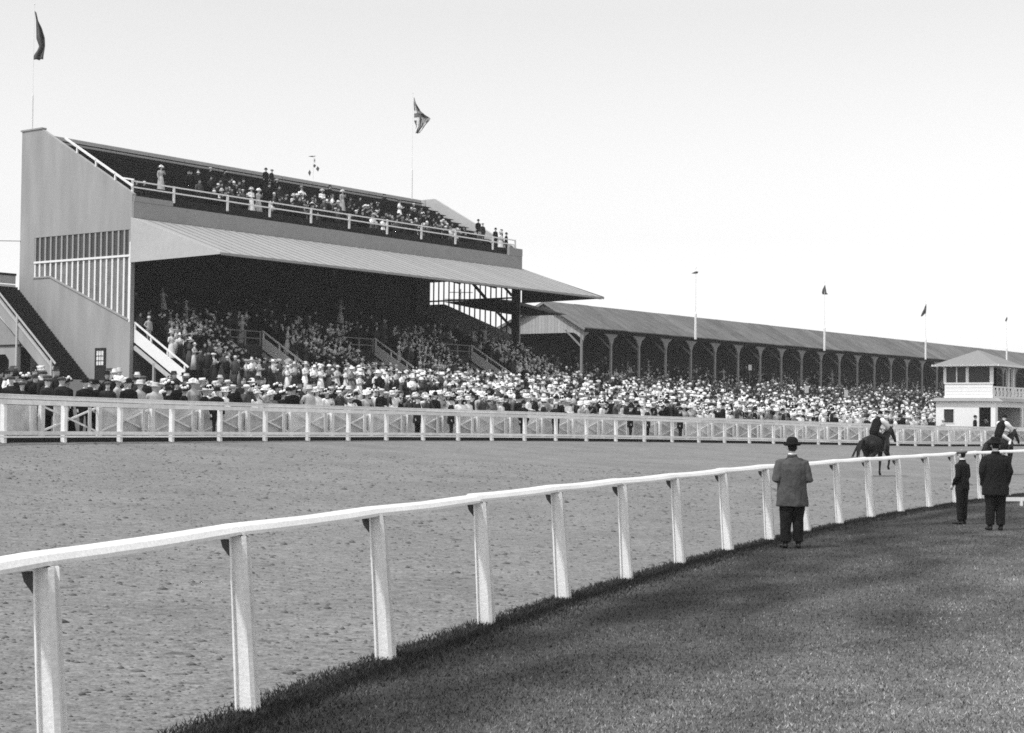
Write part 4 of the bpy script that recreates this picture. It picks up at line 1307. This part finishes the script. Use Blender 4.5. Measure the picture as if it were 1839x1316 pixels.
# more sitters on the roof terrace, in clumps
for i in range(150):
    s = random.choice((10, 13, 18, 20, 22, 26, 29, 31, 34, 36)) + random.gauss(0, 1.3)
    t = abs(random.gauss(0, 2.3))
    if not 1 < s < LEN - 1 or t > 8.5:
        continue
    tier = int(t / .88)
    q = L(s, .6 + tier * .88 + .5, 16.3 + .42 * tier - .42)
    add_crowd(q.x, q.y, q.z, random.random() < .15)
VV, TT, MM = [], [], []
base = 0
for x, y, z, wom, bright in crowd_pts:
    vs, tri, mi = LOWW if wom else LOWM
    mi_v = np.zeros(len(vs), int)
    mi_v[tri.ravel()] = np.repeat(mi, 3)
    a = FACE + random.uniform(-.7, .7)
    k = random.uniform(.92, 1.16) * (1.0 if wom else 1.04)
    c, s_ = math.cos(a) * k, math.sin(a) * k
    lean = random.uniform(-.08, .08)
    hs = np.where((mi_v == 2) | (mi_v == 4), random.uniform(.78, 1.08), 1.0)       # no two hats alike
    X, Y, Z = vs[:, 0] * hs + lean * vs[:, 2], vs[:, 1] * hs, (vs[:, 2] + np.where(hs != 1, (vs[:, 2] - 1.65) * random.uniform(-.3, .25), 0)) * k
    VV.append(np.stack([X * c - Y * s_ + x, X * s_ + Y * c + y, Z + z], 1))
    TT.append(tri + base)
    pal = np.array(random.choice(WOMB if wom and bright else WOM if wom else MEN))
    MM.append(pal[mi])
    base += len(vs)
def np_mesh(name, V, T, mats, mi=None, smooth=False):
    me = bpy.data.meshes.new(name)
    me.vertices.add(len(V))
    me.vertices.foreach_set('co', V.astype(np.float32).ravel())
    me.loops.add(len(T) * 3)
    me.loops.foreach_set('vertex_index', T.astype(np.int32).ravel())
    me.polygons.add(len(T))
    me.polygons.foreach_set('loop_start', np.arange(0, len(T) * 3, 3, dtype=np.int32))
    me.polygons.foreach_set('loop_total', np.full(len(T), 3, np.int32))
    for q in mats:
        me.materials.append(q)
    if mi is not None:
        me.polygons.foreach_set('material_index', mi.astype(np.int32))
    if smooth:
        me.polygons.foreach_set('use_smooth', np.ones(len(T), bool))
    me.update(calc_edges=True)
    return me
CROWDM = [mat('crowd_' + k, {'black': .008, 'char': .022, 'grey': .07, 'mid': .16, 'light': .50, 'white': .80, 'straw': .6, 'skin': .5}[k], .3, 3.0, .95) for k in CM]
cr = link('crowd', np_mesh('crowd', np.concatenate(VV), np.concatenate(TT), CROWDM, np.concatenate(MM), True))
cr['kind'] = 'stuff'
print('crowd', len(crowd_pts), 'people', N_PEOPLE)
# three white cards held up in the crowd
for (s, t, z, wd, lab) in ((54.0, -22, 4.62, .66, 'square white card held up in the crowd, left of the other low one'), (57.4, -24, 4.34, .66, 'square white card held up in the crowd, right of the other low one'), (86.5, 1.0, 7.68, .7, 'small white board among the seats of the covered stand')):
    b = thing('placard', lab, 'sign', L(s, t, 0), STROT)
    zz = z
    MB().box(-wd / 2, wd / 2, -.015, .015, zz - .3, zz + .3).build('board', M['trim'], b)
    MB().box(-.02, .02, .016, .05, zz - 2.2, zz + .2).build('stick', M['post2'], b)

# ------------------------------------------------------------------ flags and poles
def flag(loc, rz, rows, px, fold, mats, patt, parent, ncol=16):
    """hanging cloth: rows (z px down, left px, right px) of its outline in cloth pixels, folded in depth"""
    mb = MB()
    nr = 26
    zs = np.linspace(rows[0][0], rows[-1][0], nr)
    lf = np.interp(zs, [q[0] for q in rows], [q[1] for q in rows])
    rt = np.interp(zs, [q[0] for q in rows], [q[2] for q in rows])
    V = []
    for i in range(nr):
        for j in range(ncol):
            u = j / (ncol - 1)
            x = lf[i] + (rt[i] - lf[i]) * (u + .06 * math.sin(6.3 * u) * math.sin(i * .3))
            y = fold * math.sin(u * 9 + i * .12) * (.25 + u)
            V.append((x * px, y, -zs[i] * px))
    fs, mi = [], []
    for i in range(nr - 1):
        for j in range(ncol - 1):
            fs.append((i * ncol + j, i * ncol + j + 1, (i + 1) * ncol + j + 1, (i + 1) * ncol + j))
            mi.append(patt((j + .5) / (ncol - 1), (i + .5) / (nr - 1)))
    me = bpy.data.meshes.new('cloth')
    me.from_pydata(V, [], fs)
    for q in mats:
        me.materials.append(q)
    me.polygons.foreach_set('material_index', mi)
    me.polygons.foreach_set('use_smooth', [True] * len(fs))
    o = link('cloth', me, parent, loc, rz)
    m_ = o.modifiers.new('t', 'SOLIDIFY')
    m_.thickness = .02
    return o
def flagpole(base, top, rad, label, white_to=None):
    t = thing('flagpole', label, 'flagpole', base)
    h = top - base[2]
    lo = min(h * .5, 2.6)
    MB().tube([(0, 0, 0), (0, 0, lo), (0, 0, lo + .15), (0, 0, h)], [rad, rad * .9, rad * .30, rad * .16], 10, cap=False).build('pole', M['pole'], t)
    MB().ball((0, 0, h + .04), .05, .05, .05, 8).build('finial', M['pole'], t)
    return t
t = flagpole(L(.15, 10.9, 21.6), 30.6, .06, 'tall thin white flagpole at the back corner of the grandstand roof')
fl_ = thing('flag', 'dark flag hanging limp from the left flagpole', 'flag', L(.15, 10.9, 30.1))
flag((0.06, 0, 0), .1, [(0, -1, 1), (15, 1.5, 5), (30, 2, 13), (48, 2.5, 19), (62, 8, 20), (70, 5, 19), (79, -1, 17), (87, -1, 16)], .0388, .22, [M['flag_dark'], M['flag_mid']], lambda u, v: 1 if .3 < u < .55 and .2 < v < .8 else 0, fl_)
t = flagpole(L(41.4, 11.0, 21.6), 31.2, .07, 'tall thin white flagpole at the far end of the grandstand roof')
fl_ = thing('flag', 'union flag with crossed white stripes flying from the far flagpole', 'flag', L(41.4, 11.0, 30.8))
def union(u, v):
    if abs(u - .42) < .055 or abs(v - .5) < .07:
        return 1
    if abs(u - .42) < .10 or abs(v - .5) < .13:
        return 2
    d = min(abs(v - u * 1.05), abs(v - (1 - u * 1.05)))
    return 2 if d < .10 else 0
flag((.07, 0, 0), 0, [(0, 0, 1), (10, 0, 4), (23, 1, 12), (32, 1, 21), (37, 1, 31), (41, 1, 29), (50, 5, 21), (58, 4, 15), (63, 4, 11)], .0515, .28, [M['flag_dark'], M['flag_mid'], M['flag_white']], union, fl_, 22)
P2 = [(71.9, 16.9, [(0, -1, 4), (2, -5, 4), (4, -8, 2)], 'slip of dark flag hanging on the first pole of the covered stand', 'first'),
      (101.05, 17.6, [(0, 0, 1), (8, -4, 2), (14, -5, 3), (17, -4, 6)], 'small dark flag drooping on the second pole of the covered stand', 'second'),
      (130.4, 17.2, [(0, 0, 1.5), (8, -3, 1), (16, -7, 0), (22, -9, -7)], 'dark flag hanging from the third pole of the covered stand', 'third'),
      (159.8, 17.2, [(0, 0, 1), (4, -2, 1), (8, -3, -1)], 'tiny dark flag at the far right over the tower', 'fourth')]
for s, top, rows_, lab, nm in P2:
    dd = L(s, -.9).y
    t = flagpole(L(s, -.72, 10.05), top + .35, .13, 'white pole rising past the eave of the covered stand, %s from left' % nm)
    fl_ = thing('flag', lab, 'flag', L(s, -.72, top))
    flag((0, 0, 0), 0, rows_, dd / 2950, .12, [M['flag_dark']], lambda u, v: 0, fl_, 10)
t = thing('signal_mast', 'thin mast with small dark pennants above the grandstand ridge', 'mast', L(29.1, 11.5, 21.6))
MB().tube([(0, 0, 0), (0, 0, 2.3)], [.03, .02], 6, cap=False).build('mast', M['pole'], t)
for dx, dz, a, b in ((-.1, 2.25, .34, .06), (.12, 1.9, .05, .22), (.10, 1.45, .15, .16), (.38, 1.2, .15, .24), (-.30, .85, .12, .28)):
    MB().prism([[(dx - a, 0, dz), (dx, 0, dz + b), (dx + a, 0, dz + .04), (dx + a * .2, 0, dz - b)]], (0, .03, 0)).build('pennant', M['flag_dark'], t)
t = thing('telegraph_pole', 'faint thin telegraph pole with two crossarms behind the covered stand', 'pole', L(75, 32, 4))
MB().tube([(0, 0, 0), (0, 0, 12.6)], [.10, .07], 8, cap=False).build('pole', M['cable'], t)
for z_, w_ in ((12.2, 1.4), (11.4, 1.8)):
    MB().box(-w_, w_, -.16, -.08, z_ - .05, z_ + .05).build('crossarm', M['cable'], t)
wv = [L(-40, 30, 12.3), L(-18, 24, 13.4), L(.0, 11.75, 14.0)]
tag(MB().tube([wv[0], wv[1], wv[2]], [.03, .03, .03], 5, cap=False).build('overhead_wire', M['cable']), 'thin wire running off left from the grandstand wall', 'wire')

# ------------------------------------------------------------------ grass blades, rank edge, clods
def blades(n, pos, h0, h1, wd, tone, name, m):
    x, y = pos[:, 0], pos[:, 1]
    n = len(x)
    h = rng.uniform(h0, h1, n)
    a = rng.uniform(0, 2 * np.pi, n)
    lean = rng.uniform(.2, 1.1, n) * h
    la = rng.uniform(0, 2 * np.pi, n)
    ww = wd * rng.uniform(.6, 1.3, n) * (1 + y / 30)
    V = np.zeros((n, 3, 3))
    V[:, 0] = np.stack([x - np.cos(a) * ww, y - np.sin(a) * ww, np.zeros(n)], 1)
    V[:, 1] = np.stack([x + np.cos(a) * ww, y + np.sin(a) * ww, np.zeros(n)], 1)
    V[:, 2] = np.stack([x + np.cos(la) * lean, y + np.sin(la) * lean, h], 1)
    me = np_mesh(name, V.reshape(-1, 3), np.arange(n * 3).reshape(n, 3), [m])
    at = me.attributes.new('tone', 'FLOAT', 'FACE')
    at.data.foreach_set('value', (rng.uniform(tone[0], tone[1], n) * (turf_tone(x, y) if name == 'grass' else 1)).astype(np.float32))
    o = link(name, me)
    o['kind'] = 'stuff'
    return o
ys = np.array([q.y for q in railx])
xs = np.array([q.x for q in railx])
y = 7.5 + 40 * rng.random(420000) ** 2.3
x = rng.uniform(-.36, .36, len(y)) * y
keep = x > np.interp(y, ys, xs) + .02 + rng.exponential(.06, len(y))
blades(0, np.stack([x[keep], y[keep]], 1), .010, .030, .0045, (.35, 1.7), 'grass', M['blade'])
u = rng.random(90000) ** 1.6
y = 5 + 48 * u
ragged = np.array([mnoise.noise(Vector((q * 1.3, 0, 0))) + .6 * mnoise.noise(Vector((q * 4.1, 3, 0))) for q in y])
x = np.interp(y, ys, xs) + rng.normal(.12, .16, len(y)) + .08 * ragged
kk = x > np.interp(y, ys, xs) - .22
x, y = x[kk], y[kk]
blades(0, np.stack([x, y], 1), .015, .055, .0045, (.5, 1.4), 'rank_grass', M['tuft'])
# clods thrown up on the track
n = 26000
y = 8 + 44 * rng.random(n) ** 1.7
x = rng.uniform(-.34, .34, n) * y
k = x < np.interp(y, ys, xs) - .15
x, y = x[k], y[k]
oct_ = np.array([(1, 0, 0), (-1, 0, 0), (0, 1, 0), (0, -1, 0), (0, 0, 1), (0, 0, -.4)])
octf = np.array([(0, 2, 4), (2, 1, 4), (1, 3, 4), (3, 0, 4), (2, 0, 5), (1, 2, 5), (3, 1, 5), (0, 3, 5)])
sz = (rng.gamma(1.5, .0042, len(x)) + .003) * (1 + y / 40)
zz = np.array([zat(B_TRACK, a, b) for a, b in zip(x, y)])
V = oct_[None] * sz[:, None, None] * rng.uniform(.6, 1.4, (len(x), 6, 3)) * np.array([1, 1, .6]) + np.stack([x, y, zz], 1)[:, None, :]
T = octf[None] + (np.arange(len(x)) * 6)[:, None, None]
link('dirt_clods', np_mesh('dirt_clods', V.reshape(-1, 3), T.reshape(-1, 3), [M['clod']]))['kind'] = 'stuff'

# ------------------------------------------------------------------ thin summer haze that lifts the far shadows
hz_ = MB().box(-1600, 1600, -1600, 1600, -1.6, 40).build('haze', [])
hz_['kind'] = 'stuff'
hm = bpy.data.materials.new('haze_air')
hm.use_nodes = True
hm.node_tree.nodes.remove(hm.node_tree.nodes['Principled BSDF'])
pv = hm.node_tree.nodes.new('ShaderNodeVolumePrincipled')
pv.inputs['Color'].default_value = (.9, .9, .9, 1)
pv.inputs['Density'].default_value = 0.0003
hm.node_tree.links.new(pv.outputs[0], hm.node_tree.nodes['Material Output'].inputs['Volume'])
hz_.data.materials.append(hm)
